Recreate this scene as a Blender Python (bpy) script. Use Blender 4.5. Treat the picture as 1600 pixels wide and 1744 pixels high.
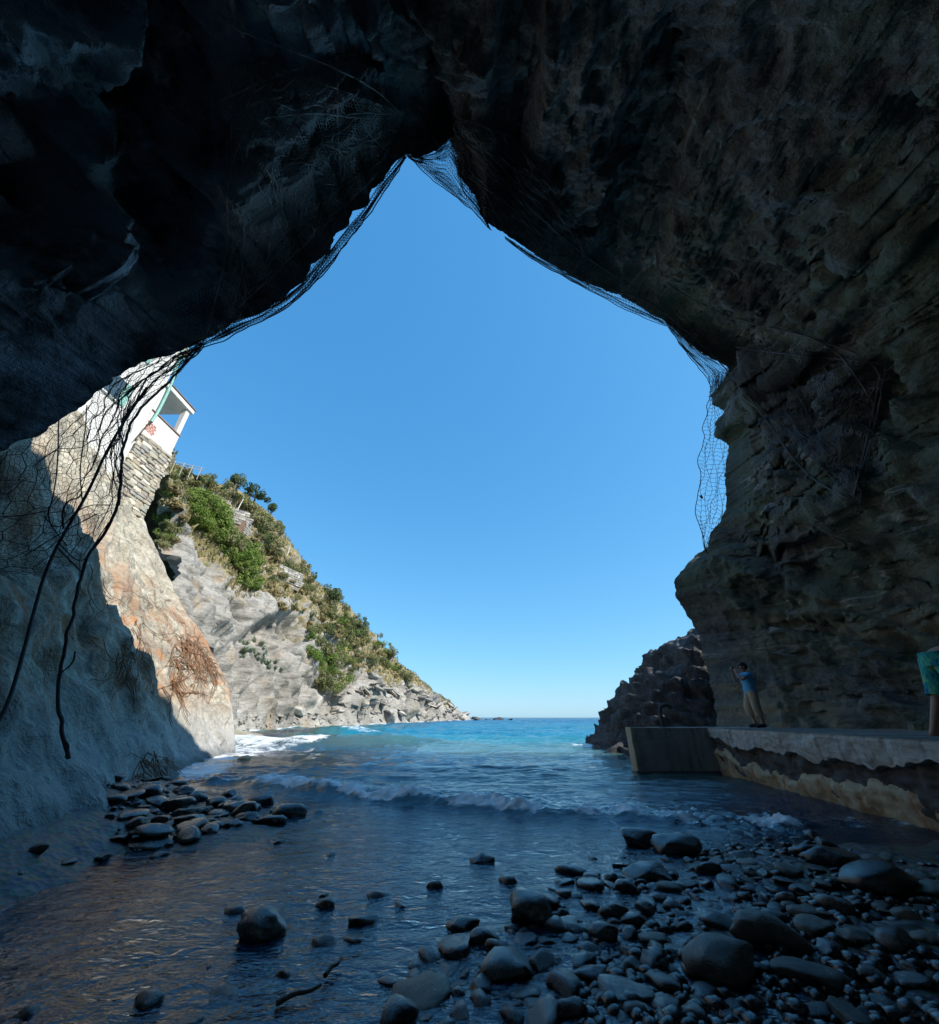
import bpy, bmesh, math, random
import numpy as np
from mathutils import Vector, Matrix
from mathutils.bvhtree import BVHTree

for o in list(bpy.data.objects):
    bpy.data.objects.remove(o)
scene = bpy.context.scene
R = math.radians

# ------------------------------------------------------------------ camera, sky, sun, exposure
FPX, CX, CY, HORIZON = 643.0, 800.0, 872.0, 1222.0       # photo pixels (1600 x 1744)
PITCH = math.atan((HORIZON - CY) / FPX)
CAM = np.array([0.0, 0.0, 1.3])
cam_data = bpy.data.cameras.new('camera')
cam_data.sensor_fit = 'HORIZONTAL'
cam_data.sensor_width = 36.0
cam_data.lens = 36.0 * FPX / 1600.0
cam_data.clip_start = 0.05
cam_data.clip_end = 20000.0
cam = bpy.data.objects.new('camera', cam_data)
cam.location = CAM
cam.rotation_euler = (math.pi / 2 + PITCH, 0, 0)
scene.collection.objects.link(cam)
scene.camera = cam

SUN = Vector((1.25, -0.47, 1.30)).normalized()           # towards the sun
SUN_EL = math.asin(SUN.z)
SUN_AZ = math.atan2(SUN.x, SUN.y)
world = bpy.data.worlds.new('World')
scene.world = world
world.use_nodes = True
wn = world.node_tree
wn.nodes.clear()
w_out = wn.nodes.new('ShaderNodeOutputWorld')
w_bg = wn.nodes.new('ShaderNodeBackground')
w_sky = wn.nodes.new('ShaderNodeTexSky')
w_sky.sky_type = 'NISHITA'
w_sky.sun_disc = False
w_sky.sun_elevation = SUN_EL
w_sky.sun_rotation = SUN_AZ
w_sky.altitude = 0.0
w_sky.air_density = 1.0
w_sky.dust_density = 0.35
w_sky.ozone_density = 2.2
w_bg.inputs['Strength'].default_value = 0.13
# one even camera response for the whole sky (a phone's deep-blue rendering of it)
w_sep = wn.nodes.new('ShaderNodeSeparateColor')
w_com = wn.nodes.new('ShaderNodeCombineColor')
wn.links.new(w_sky.outputs[0], w_sep.inputs[0])
for ch, (gain, gam) in enumerate(((0.43, 0.90), (1.21, 0.57), (2.13, 0.42))):
    w_p = wn.nodes.new('ShaderNodeMath')
    w_p.operation = 'POWER'
    w_p.inputs[1].default_value = gam
    w_m = wn.nodes.new('ShaderNodeMath')
    w_m.operation = 'MULTIPLY'
    w_m.inputs[1].default_value = gain
    wn.links.new(w_sep.outputs[ch], w_p.inputs[0])
    wn.links.new(w_p.outputs[0], w_m.inputs[0])
    wn.links.new(w_m.outputs[0], w_com.inputs[ch])
wn.links.new(w_com.outputs[0], w_bg.inputs[0])
wn.links.new(w_bg.outputs[0], w_out.inputs[0])

sun_data = bpy.data.lights.new('sun', 'SUN')
sun_data.energy = 3.8
sun_data.angle = R(0.53)
sun_data.color = (1.0, 0.95, 0.87)
sun = bpy.data.objects.new('sun', sun_data)
sun.rotation_euler = SUN.to_track_quat('Z', 'Y').to_euler()
sun.location = (30, -15, 40)
scene.collection.objects.link(sun)

scene.view_settings.view_transform = 'Standard'
scene.view_settings.look = 'None'
scene.view_settings.exposure = 0.9
scene.view_settings.gamma = 1.0
scene.view_settings.use_curve_mapping = False
scene.cycles.use_denoising = True
scene.cycles.max_bounces = 6
scene.cycles.diffuse_bounces = 4
scene.cycles.glossy_bounces = 2
scene.cycles.use_adaptive_sampling = True
scene.cycles.adaptive_threshold = 0.02
scene.cycles.transparent_max_bounces = 8
scene.cycles.caustics_reflective = False
scene.cycles.caustics_refractive = False

# ------------------------------------------------------------------ helpers
rng = np.random.default_rng(7)
rnd = random.Random(11)
SP, CP = math.sin(PITCH), math.cos(PITCH)


def ray(px, py):
    x = (px - CX) / FPX
    y = -(py - CY) / FPX
    return np.array([x, CP - y * SP, SP + y * CP])


def P(px, py, D):
    """the point seen at a photo pixel, D metres ahead (world Y)"""
    d = ray(px, py)
    return CAM + d * (D / d[1])


def on_z(px, py, z=0.0):
    d = ray(px, py)
    return CAM + d * ((z - CAM[2]) / d[2])


def px_per_m(p):
    p = np.asarray(p) - CAM
    return FPX / (p[1] * CP + p[2] * SP)


def to_px(p):
    q = np.asarray(p) - CAM
    dep = np.maximum(q[..., 1] * CP + q[..., 2] * SP, 0.05)
    up = q[..., 2] * CP - q[..., 1] * SP
    return CX + FPX * q[..., 0] / dep, CY - FPX * up / dep


_perm = np.random.default_rng(3).permutation(256).astype(np.int64)
_perm = np.concatenate([_perm, _perm, _perm])
_g = np.random.default_rng(4).normal(size=(256, 3))
_g /= np.linalg.norm(_g, axis=1)[:, None]


def pn(p):
    sh = p.shape[:-1]
    p = p.reshape(-1, 3)
    i = np.floor(p).astype(np.int64)
    f = p - i
    w = f * f * f * (f * (f * 6 - 15) + 10)
    i &= 255
    r = 0.0
    for a in (0, 1):
        wa = w[:, 0] if a else 1 - w[:, 0]
        pa = _perm[i[:, 0] + a]
        for b in (0, 1):
            wb = w[:, 1] if b else 1 - w[:, 1]
            pb = _perm[pa + i[:, 1] + b]
            for c in (0, 1):
                wc = w[:, 2] if c else 1 - w[:, 2]
                g = _g[_perm[pb + i[:, 2] + c] & 255]
                dot = g[:, 0] * (f[:, 0] - a) + g[:, 1] * (f[:, 1] - b) + g[:, 2] * (f[:, 2] - c)
                r = r + wa * wb * wc * dot
    return (r * 1.5).reshape(sh)


def fbm(p, octv=4, gain=0.5, lac=2.03):
    a, s, r = 1.0, 0.0, 0.0
    for k in range(octv):
        r = r + a * pn(p + 17.3 * k)
        s += a
        a *= gain
        p = p * lac
    return r / s * 1.6


def ridged(p, octv=4, gain=0.5, lac=2.1):
    a, s, r = 1.0, 0.0, 0.0
    for k in range(octv):
        r = r + a * (1 - 2 * np.abs(pn(p + 9.1 * k)))
        s += a
        a *= gain
        p = p * lac
    return r / s


def voro(p, seed=0):
    """F1, F2 and a random value per cell"""
    sh = p.shape[:-1]
    p = p.reshape(-1, 3)
    i = np.floor(p).astype(np.int64)
    f1 = np.full(len(p), 9.0)
    f2 = np.full(len(p), 9.0)
    idv = np.zeros(len(p))
    for a in (-1, 0, 1):
        for b in (-1, 0, 1):
            for c in (-1, 0, 1):
                j = (i + np.array([a, b, c])) & 255
                h = _perm[_perm[_perm[(j[:, 0] + seed) & 255] + j[:, 1]] + j[:, 2]]
                off = _g[h] * 0.42 + 0.5
                q = i + np.array([a, b, c]) + off
                d = np.sqrt(((p - q) ** 2).sum(1))
                near = d < f1
                f2 = np.where(near, f1, np.minimum(f2, d))
                idv = np.where(near, h / 255.0, idv)
                f1 = np.where(near, d, f1)
    return f1.reshape(sh), f2.reshape(sh), idv.reshape(sh)


def sstep(a, b, x):
    t = np.clip((x - a) / (b - a), 0, 1)
    return t * t * (3 - 2 * t)


def rough_block(p, k, tilt=None):
    """blocky fractured relief: per-cell height plus creases"""
    f1, f2, idv = voro(p * k)
    return (idv - 0.5) * np.clip((f2 - f1) * 5, 0, 1)


def raw_mesh(name, V, F, smooth=True):
    """mesh from vertex array and an (n,k) face array"""
    V = np.asarray(V, dtype=np.float32)
    F = np.asarray(F, dtype=np.int32)
    me = bpy.data.meshes.new(name)
    n, k = F.shape
    me.vertices.add(len(V))
    me.vertices.foreach_set('co', V.ravel())
    me.loops.add(n * k)
    me.loops.foreach_set('vertex_index', F.ravel())
    me.polygons.add(n)
    me.polygons.foreach_set('loop_start', np.arange(0, n * k, k, dtype=np.int32))
    me.polygons.foreach_set('use_smooth', np.full(n, smooth, dtype=bool))
    me.update(calc_edges=True)
    me.validate()
    return me


def grid_faces(M, N, wrap=False, flip=False):
    idx = np.arange(M * N).reshape(M, N)
    if wrap:
        idx = np.concatenate([idx, idx[:, :1]], axis=1)
    a, b, c, d = idx[:-1, :-1], idx[:-1, 1:], idx[1:, 1:], idx[1:, :-1]
    F = np.stack([a, b, c, d], -1).reshape(-1, 4)
    return F[:, ::-1] if flip else F


def link(name, me, mat=None, parent=None):
    o = bpy.data.objects.new(name, me)
    scene.collection.objects.link(o)
    if mat is not None and me is not None and not me.materials:
        me.materials.append(mat)
    if parent is not None:
        o.parent = parent
    return o


def tag(o, label, cat, group=None, kind=None):
    o['label'] = label
    o['category'] = cat
    if group:
        o['group'] = group
    if kind:
        o['kind'] = kind
    return o


def thing(name, label, cat, loc=(0, 0, 0), group=None):
    o = bpy.data.objects.new(name, None)
    o.empty_display_size = 0.2
    scene.collection.objects.link(o)
    o.location = loc
    return tag(o, label, cat, group)


def grid_normals(G):
    du = np.gradient(G, axis=1)
    dv = np.gradient(G, axis=0)
    n = np.cross(du, dv)
    return n / (np.linalg.norm(n, axis=-1, keepdims=True) + 1e-9)


def add_attr(me, name, vals):
    a = me.attributes.new(name, 'FLOAT', 'POINT')
    a.data.foreach_set('value', np.asarray(vals, dtype=np.float32).ravel())


def resample(pts, n):
    pts = np.asarray(pts, dtype=float)
    d = np.concatenate([[0], np.cumsum(np.linalg.norm(np.diff(pts, axis=0), axis=1))])
    t = np.linspace(0, d[-1], n)
    return np.stack([np.interp(t, d, pts[:, k]) for k in range(pts.shape[1])], 1)


def smooth_path(pts, n, it=2):
    """Chaikin-rounded polyline, resampled"""
    pts = np.asarray(pts, dtype=float)
    for _ in range(it):
        q = pts[:-1] * 0.75 + pts[1:] * 0.25
        r = pts[:-1] * 0.25 + pts[1:] * 0.75
        m = np.empty((len(q) * 2, pts.shape[1]))
        m[0::2], m[1::2] = q, r
        pts = np.concatenate([pts[:1], m, pts[-1:]])
    return resample(pts, n)


def tube(path, rad, sides=6):
    """V, F of a connected tube along a path (rad scalar or per point)"""
    path = np.asarray(path, dtype=float)
    n = len(path)
    rad = np.broadcast_to(np.asarray(rad, dtype=float), (n,))
    t = np.gradient(path, axis=0)
    t /= np.linalg.norm(t, axis=1)[:, None] + 1e-9
    ref = np.array([0.31, 0.83, 0.46])
    u = np.cross(t, ref)
    u /= np.linalg.norm(u, axis=1)[:, None] + 1e-9
    v = np.cross(t, u)
    a = np.linspace(0, 2 * math.pi, sides, endpoint=False)
    V = path[:, None] + rad[:, None, None] * (np.cos(a)[None, :, None] * u[:, None] + np.sin(a)[None, :, None] * v[:, None])
    F = grid_faces(n, sides, wrap=True)
    # end caps as quads/degenerate-free fans
    return V.reshape(-1, 3), F


def join_vf(parts):
    Vs, Fs, o = [], [], 0
    for V, F in parts:
        Vs.append(V)
        Fs.append(np.asarray(F) + o)
        o += len(V)
    return np.concatenate(Vs), np.concatenate(Fs)


def segs_mesh(A, B, r):
    """thin three-sided wires for many segments at once"""
    A = np.asarray(A, dtype=float)
    B = np.asarray(B, dtype=float)
    d = B - A
    d /= np.linalg.norm(d, axis=1)[:, None] + 1e-9
    ref = np.where(np.abs(d[:, 2:3]) > 0.9, np.array([[1.0, 0, 0]]), np.array([[0, 0, 1.0]]))
    u = np.cross(d, ref)
    u /= np.linalg.norm(u, axis=1)[:, None] + 1e-9
    v = np.cross(d, u)
    V = []
    for base in (A, B):
        for k in range(3):
            an = 2 * math.pi * k / 3
            V.append(base + r * (math.cos(an) * u + math.sin(an) * v))
    V = np.stack(V, 1).reshape(-1, 3)
    n = len(A)
    o = np.arange(n)[:, None] * 6
    F = np.concatenate([o + np.array([[k, (k + 1) % 3, 3 + (k + 1) % 3, 3 + k]]) for k in range(3)])
    return V, F


def box_vf(c, s, rot=None):
    c = np.asarray(c, dtype=float)
    h = np.asarray(s, dtype=float) / 2
    V = np.array([[x, y, z] for x in (-1, 1) for y in (-1, 1) for z in (-1, 1)]) * h
    if rot is not None:
        V = V @ np.asarray(rot).T
    F = np.array([[0, 1, 3, 2], [4, 6, 7, 5], [0, 4, 5, 1], [2, 3, 7, 6], [0, 2, 6, 4], [1, 5, 7, 3]])
    return V + c, F


def box(name, lo, hi, mat, parent=None, bev=0.0):
    lo, hi = np.asarray(lo, float), np.asarray(hi, float)
    V, F = box_vf((lo + hi) / 2, hi - lo)
    me = raw_mesh(name, V, F, smooth=False)
    if bev > 0:
        bm = bmesh.new()
        bm.from_mesh(me)
        bmesh.ops.bevel(bm, geom=bm.edges[:], offset=bev, segments=2, affect='EDGES')
        bm.to_mesh(me)
        bm.free()
    return link(name, me, mat, parent)


def bvh_of(me):
    n = len(me.vertices)
    co = np.empty(n * 3, dtype=np.float32)
    me.vertices.foreach_get('co', co)
    return BVHTree.FromPolygons([tuple(c) for c in co.reshape(-1, 3).tolist()], [tuple(p.vertices) for p in me.polygons])


def cast(bvh, px, py):
    d = Vector(ray(px, py)).normalized()
    h = bvh.ray_cast(Vector(CAM), d)
    return h[0], h[1]


# ------------------------------------------------------------------ materials
class Nodes:
    def __init__(self, name):
        self.m = bpy.data.materials.new(name)
        self.m.use_nodes = True
        self.t = self.m.node_tree
        self.t.nodes.clear()
        self.out = self.t.nodes.new('ShaderNodeOutputMaterial')
        self.obj = self.n('ShaderNodeTexCoord').outputs['Object']

    def n(self, typ, **kw):
        nd = self.t.nodes.new(typ)
        for k, v in kw.items():
            setattr(nd, k, v)
        return nd

    def set(self, sock, v):
        if hasattr(v, 'is_output') or isinstance(v, bpy.types.NodeSocket):
            self.t.links.new(v, sock)
        else:
            if isinstance(v, (tuple, list)) and len(v) == 3 and sock.type == 'RGBA':
                v = (*v, 1.0)
            sock.default_value = v

    def mapping(self, scale=(1, 1, 1), rot=(0, 0, 0), loc=(0, 0, 0), vec=None):
        m = self.n('ShaderNodeMapping')
        m.inputs['Scale'].default_value = scale
        m.inputs['Rotation'].default_value = rot
        m.inputs['Location'].default_value = loc
        self.set(m.inputs['Vector'], vec or self.obj)
        return m.outputs[0]

    def axes(self, *vs):
        c = self.n('ShaderNodeCombineXYZ')
        for i, v in enumerate(vs):
            d = self.n('ShaderNodeVectorMath', operation='DOT_PRODUCT')
            self.set(d.inputs[0], self.obj)
            d.inputs[1].default_value = v
            self.set(c.inputs[i], d.outputs['Value'])
        return c.outputs[0]

    def noise(self, scale, detail=6, rough=0.6, vec=None, dist=0.0):
        t = self.n('ShaderNodeTexNoise')
        t.inputs['Scale'].default_value = scale
        t.inputs['Detail'].default_value = detail
        t.inputs['Roughness'].default_value = rough
        t.inputs['Distortion'].default_value = dist
        self.set(t.inputs['Vector'], vec or self.obj)
        return t.outputs[0]

    def voronoi(self, scale, vec=None, feature='F1', out='Distance'):
        t = self.n('ShaderNodeTexVoronoi', feature=feature)
        t.inputs['Scale'].default_value = scale
        self.set(t.inputs['Vector'], vec or self.obj)
        return t.outputs[out]

    def ramp(self, fac, stops, interp='LINEAR'):
        r = self.n('ShaderNodeValToRGB')
        r.color_ramp.interpolation = interp
        el = r.color_ramp.elements
        while len(el) < len(stops):
            el.new(0.5)
        for e, (p, c) in zip(el, stops):
            e.position = p
            e.color = (*c, 1) if isinstance(c, (tuple, list)) else (c, c, c, 1)
        self.set(r.inputs[0], fac)
        return r.outputs[0]

    def mix(self, fac, a, b, blend='MIX'):
        m = self.n('ShaderNodeMix', data_type='RGBA', blend_type=blend)
        self.set(m.inputs[0], fac)
        self.set(m.inputs[6], a)
        self.set(m.inputs[7], b)
        return m.outputs[2]

    def math(self, op, a, b=0.0, clamp=False):
        m = self.n('ShaderNodeMath', operation=op, use_clamp=clamp)
        self.set(m.inputs[0], a)
        self.set(m.inputs[1], b)
        return m.outputs[0]

    def attr(self, name):
        return self.n('ShaderNodeAttribute', attribute_name=name).outputs['Fac']

    def sep(self, vec=None):
        s = self.n('ShaderNodeSeparateXYZ')
        self.set(s.inputs[0], vec or self.obj)
        return s.outputs

    def bump(self, h, strength=0.5, dist=0.05, normal=None):
        b = self.n('ShaderNodeBump')
        self.set(b.inputs['Strength'], strength)
        b.inputs['Distance'].default_value = dist
        self.set(b.inputs['Height'], h)
        if normal is not None:
            self.set(b.inputs['Normal'], normal)
        return b.outputs[0]

    def principled(self, col, rough=0.8, normal=None, spec=0.4, **kw):
        p = self.n('ShaderNodeBsdfPrincipled')
        self.set(p.inputs['Base Color'], col)
        self.set(p.inputs['Roughness'], rough)
        self.set(p.inputs['Specular IOR Level'], spec)
        for k, v in kw.items():
            self.set(p.inputs[k.replace('_', ' ')], v)
        if normal is not None:
            self.set(p.inputs['Normal'], normal)
        return p.outputs[0]

    def done(self, shader):
        self.t.links.new(shader, self.out.inputs['Surface'])
        return self.m


def plain(name, col, rough=0.7, var=0.25, scale=8.0, spec=0.3, bump=0.0, metal=0.0):
    k = Nodes(name)
    n = k.noise(scale, 5)
    c = k.mix(k.ramp(n, [(0.3, 0.0), (0.7, 1.0)]), tuple(x * (1 - var) for x in col), tuple(min(1, x * (1 + var)) for x in col))
    nm = k.bump(k.noise(scale * 4, 6), bump, 0.02) if bump else None
    return k.done(k.principled(c, rough, nm, spec, Metallic=metal))


def rock_mat(name, cols, strata=((0.5, 0.3, 2.4), (0.35, 0.5, 0.2)), vein=0.0, vein_col=(0.55, 0.53, 0.5), scale=0.5,
             rough=0.8, bump=0.6, bdist=0.08, tint=None, spec=0.3, object_info=False, axes=None):
    k = Nodes(name)
    n1 = k.noise(scale, 5, 0.62)
    c = k.ramp(n1, [(0.28, cols[0]), (0.45, cols[1]), (0.6, cols[2]), (0.75, cols[3])])
    sv = k.axes(*axes) if axes else k.mapping(strata[0], strata[1])
    ns = k.noise(scale * 3.0, 6, 0.68, vec=sv, dist=0.4)
    c = k.mix(0.55, c, k.ramp(ns, [(0.3, 0.25), (0.5, 0.95), (0.7, 1.5)]), 'MULTIPLY')
    n3 = k.noise(scale * 14, 4, 0.75)
    c = k.mix(0.75, c, k.ramp(n3, [(0.3, 0.4), (0.7, 1.5)]), 'MULTIPLY')
    if tint is not None:
        c = tint(k, c)
    if vein:
        vv = k.noise(scale * 0.75, 4, 0.45, vec=k.mapping(strata[0], strata[1], (3, 1, 7)), dist=0.25)
        d = k.math('ABSOLUTE', k.math('SUBTRACT', vv, 0.5))
        m = k.ramp(d, [(0.0, 1.0), (0.003, 0.75), (0.0065, 0.0)])
        gate = k.ramp(k.noise(scale * 1.3, 3), [(0.5, 0.0), (0.62, 1.0)])
        c = k.mix(k.math('MULTIPLY', k.math('MULTIPLY', m, gate), vein), c, vein_col)
    if object_info:
        oi = k.n('ShaderNodeObjectInfo').outputs['Random']
        c = k.mix(0.85, c, k.ramp(oi, [(0.0, (0.5, 0.5, 0.55)), (0.2, (0.95, 0.85, 0.72)), (0.38, (0.75, 0.8, 0.78)), (0.55, (1.2, 1.12, 0.95)), (0.72, (0.7, 0.72, 0.8)), (0.88, (1.35, 1.3, 1.25)), (1.0, (1.9, 1.85, 1.75))]), 'MULTIPLY')
    h = k.math('ADD', k.math('MULTIPLY', ns, 0.8), k.math('MULTIPLY', n3, 0.7))
    nm = k.bump(h, bump, bdist)
    return k.done(k.principled(c, rough, nm, spec))


def cave_tint(k, c):
    s = k.sep()
    # algae bloom on the damp right-hand roof, skylight painted in as pale blue-grey on the left, bare brown slate between
    g = k.math('MULTIPLY', k.ramp(k.noise(0.35, 5), [(0.38, 0.0), (0.6, 1.0)]), k.ramp(k.math('MULTIPLY', s[0], 0.1), [(0.35, 0.0), (0.75, 0.8)]))
    c = k.mix(g, c, (0.14, 0.17, 0.115))
    b = k.math('MULTIPLY', k.ramp(k.noise(0.55, 6, 0.7), [(0.36, 0.0), (0.52, 1.0)]), k.ramp(k.math('MULTIPLY', s[0], -0.1), [(0.08, 0.0), (0.35, 0.9)]))
    c = k.mix(b, c, (0.45, 0.49, 0.55))
    # warm ochre beds low on the right wall
    lowm = k.ramp(k.math('MULTIPLY', s[2], 0.1), [(0.25, 1.0), (0.5, 0.0)])
    o = k.math('MULTIPLY', k.ramp(k.noise(0.5, 5, vec=k.mapping((0.4, 0.4, 2.5), (0.15, 0.2, 0))), [(0.45, 0.0), (0.6, 0.8)]), lowm)
    c = k.mix(o, c, (0.34, 0.26, 0.16))
    return c


MAT = {}
MAT['cave'] = rock_mat('cave_slate', [(0.075, 0.076, 0.084), (0.135, 0.134, 0.14), (0.2, 0.195, 0.195), (0.29, 0.285, 0.28)],
                       strata=((0.45, 0.25, 1.9), (0.25, 0.55, 0.3)), vein=0.8, tint=cave_tint, bump=1.0, bdist=0.22, scale=0.55)


def slab_tint(k, c):
    s = k.sep()
    hi = k.ramp(k.math('MULTIPLY', s[2], 0.1), [(0.1, 0.0), (0.3, 1.0)])
    rust = k.math('MULTIPLY', k.ramp(k.noise(0.6, 6, 0.72, vec=k.axes((0.3, 0.3, -0.4), (0.9, 0.1, 0.8), (-0.3, 0.9, 0.3))), [(0.44, 0.0), (0.58, 0.9)]), k.ramp(k.math('MULTIPLY', s[2], 0.1), [(0.12, 0.0), (0.25, 1.0), (0.5, 0.85), (0.75, 0.1)]))
    c = k.mix(rust, c, (0.32, 0.18, 0.1))
    rust2 = k.math('MULTIPLY', k.ramp(k.noise(1.3, 6, 0.7, vec=k.mapping((1.2, 1.2, 0.3))), [(0.54, 0.0), (0.66, 0.9)]), k.ramp(s[1], [(0.0, 0.0), (1.0, 1.0)]))
    c = k.mix(k.math('MULTIPLY', rust2, k.ramp(k.math('MULTIPLY', s[2], 0.1), [(0.1, 0.0), (0.2, 1.0), (0.45, 0.9), (0.65, 0.0)])), c, (0.42, 0.17, 0.06))
    cr = k.voronoi(0.8, vec=k.axes((0.25, 0.25, -0.35), (1.3, 0.2, 1.1), (-0.4, 1.2, 0.4)), feature='DISTANCE_TO_EDGE')
    c = k.mix(k.math('MULTIPLY', k.ramp(cr, [(0.0, 1.0), (0.035, 0.0)]), k.ramp(k.noise(0.7, 4), [(0.42, 0.0), (0.6, 0.75)])), c, (0.1, 0.085, 0.07))
    low = k.ramp(k.math('MULTIPLY', s[2], 0.1), [(0.02, 1.0), (0.2, 0.0)])
    c = k.mix(k.math('MULTIPLY', low, 0.75), c, k.ramp(k.noise(1.1, 7, 0.65), [(0.3, (0.26, 0.265, 0.27)), (0.7, (0.5, 0.5, 0.49))]))
    tide = k.ramp(k.math('ADD', k.math('MULTIPLY', s[2], 1.0), k.math('MULTIPLY', k.math('SUBTRACT', k.noise(1.6, 5), 0.5), 0.9)), [(0.12, 0.7), (0.42, 0.0)])
    c = k.mix(tide, c, (0.06, 0.065, 0.06))
    return c


MAT['slab'] = rock_mat('pale_limestone', [(0.21, 0.185, 0.14), (0.36, 0.325, 0.25), (0.45, 0.415, 0.33), (0.54, 0.51, 0.425)],
                       strata=((0.5, 0.5, 2.6), (0.7, 0.45, 0.0)), tint=slab_tint, bump=0.9, bdist=0.14, scale=0.5,
                       axes=((0.11, 0.11, -0.15), (1.5, 0.2, 1.3), (-0.6, 1.6, 0.5)))
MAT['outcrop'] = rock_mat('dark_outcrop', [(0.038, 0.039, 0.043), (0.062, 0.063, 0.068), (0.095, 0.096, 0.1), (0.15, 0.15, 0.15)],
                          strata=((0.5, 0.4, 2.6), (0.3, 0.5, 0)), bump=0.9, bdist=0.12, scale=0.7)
MAT['boulder'] = rock_mat('shore_boulder', [(0.16, 0.15, 0.135), (0.25, 0.235, 0.21), (0.33, 0.31, 0.28), (0.42, 0.4, 0.36)],
                          strata=((0.6, 0.6, 2.4), (0.3, 0.4, 0)), bump=0.6, bdist=0.15, scale=0.55, object_info=True)
MAT['yellow_rock'] = rock_mat('ochre_boulder', [(0.25, 0.19, 0.1), (0.42, 0.33, 0.17), (0.55, 0.45, 0.25), (0.6, 0.54, 0.36)], bump=0.5, scale=1.5)
MAT['wet_stone'] = rock_mat('wet_stone', [(0.014, 0.014, 0.016), (0.026, 0.026, 0.028), (0.045, 0.044, 0.042), (0.085, 0.082, 0.076)],
                            strata=((0.8, 0.8, 2.0), (0.4, 0.3, 0)), rough=0.12, bump=0.45, bdist=0.012, scale=3.5, spec=0.9, vein=0.7, vein_col=(0.3, 0.3, 0.29), object_info=True)
MAT['dry_stone'] = rock_mat('damp_grey_stone', [(0.05, 0.048, 0.04), (0.09, 0.085, 0.07), (0.135, 0.127, 0.105), (0.21, 0.197, 0.165)],
                            strata=((0.8, 0.8, 2.0), (0.4, 0.3, 0)), rough=0.36, bump=0.55, bdist=0.018, scale=3.5, spec=0.5, vein=0.7, vein_col=(0.4, 0.38, 0.34), object_info=True)
MAT['masonry'] = rock_mat('masonry_stone', [(0.3, 0.27, 0.22), (0.42, 0.38, 0.31), (0.5, 0.46, 0.39), (0.58, 0.54, 0.47)], bump=0.5, bdist=0.04, scale=1.6, object_info=True)
MAT['mortar'] = plain('mortar', (0.22, 0.19, 0.15), 0.95, 0.3, 6)


def headland_material():
    k = Nodes('headland_ground')
    veg = k.attr('veg')
    n1 = k.noise(0.2, 6, 0.68)
    sv = k.mapping((0.35, 0.35, 1.5), (0.5, 0.55, 0))
    ns = k.noise(0.9, 8, 0.7, vec=sv, dist=0.6)
    rock = k.ramp(n1, [(0.3, (0.17, 0.155, 0.13)), (0.45, (0.28, 0.26, 0.225)), (0.58, (0.37, 0.345, 0.305)), (0.75, (0.45, 0.43, 0.39))])
    rock = k.mix(0.6, rock, k.ramp(ns, [(0.34, 0.22), (0.48, 0.95), (0.7, 1.35)]), 'MULTIPLY')
    crk = k.voronoi(0.35, vec=k.mapping((0.5, 0.5, 1.5), (0.5, 0.55, 0)), feature='DISTANCE_TO_EDGE')
    rock = k.mix(k.math('MULTIPLY', k.ramp(crk, [(0.0, 1.0), (0.04, 0.0)]), k.ramp(k.noise(0.25, 4), [(0.45, 0.0), (0.65, 0.55)])), rock, (0.08, 0.072, 0.06))
    rust = k.ramp(k.noise(0.3, 5), [(0.58, 0.0), (0.7, 0.6)])
    rock = k.mix(rust, rock, (0.4, 0.28, 0.16))
    soil = k.ramp(k.noise(0.5, 8, 0.75), [(0.3, (0.13, 0.12, 0.05)), (0.45, (0.22, 0.18, 0.09)), (0.58, (0.34, 0.26, 0.15)), (0.72, (0.42, 0.35, 0.24))])
    soil = k.mix(k.ramp(k.noise(2.2, 6, 0.7), [(0.5, 0.0), (0.62, 0.7)]), soil, (0.1, 0.13, 0.035))
    edge = k.math('ADD', veg, k.math('MULTIPLY', k.math('SUBTRACT', k.noise(1.2, 7, 0.75), 0.5), 1.1))
    c = k.mix(k.ramp(edge, [(0.42, 0.0), (0.55, 1.0)]), rock, soil)
    n3 = k.noise(3.5, 7, 0.75)
    c = k.mix(0.5, c, k.ramp(n3, [(0.25, 0.5), (0.75, 1.35)]), 'MULTIPLY')
    nm = k.bump(k.math('ADD', ns, k.math('MULTIPLY', n3, 0.5)), 0.8, 0.4)
    return k.done(k.principled(c, 0.9, nm, 0.2))


MAT['headland'] = headland_material()


def gravel_material():
    k = Nodes('wet_gravel')
    v = k.voronoi(16, out='Color')
    n = k.noise(1.2, 6)
    c = k.ramp(n, [(0.3, (0.025, 0.025, 0.024)), (0.55, (0.06, 0.056, 0.045)), (0.8, (0.12, 0.105, 0.075))])
    c = k.mix(0.6, c, v, 'OVERLAY')
    y = k.sep()[1]
    pale = k.ramp(k.math('MULTIPLY', y, 0.05), [(0.5, 0.0), (0.75, 0.85)])
    c = k.mix(pale, c, k.ramp(k.noise(0.8, 6), [(0.35, (0.3, 0.26, 0.16)), (0.65, (0.42, 0.38, 0.27))]))
    nm = k.bump(k.voronoi(16), 0.6, 0.02)
    return k.done(k.principled(c, 0.4, nm, 0.4))


MAT['gravel'] = gravel_material()


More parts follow.
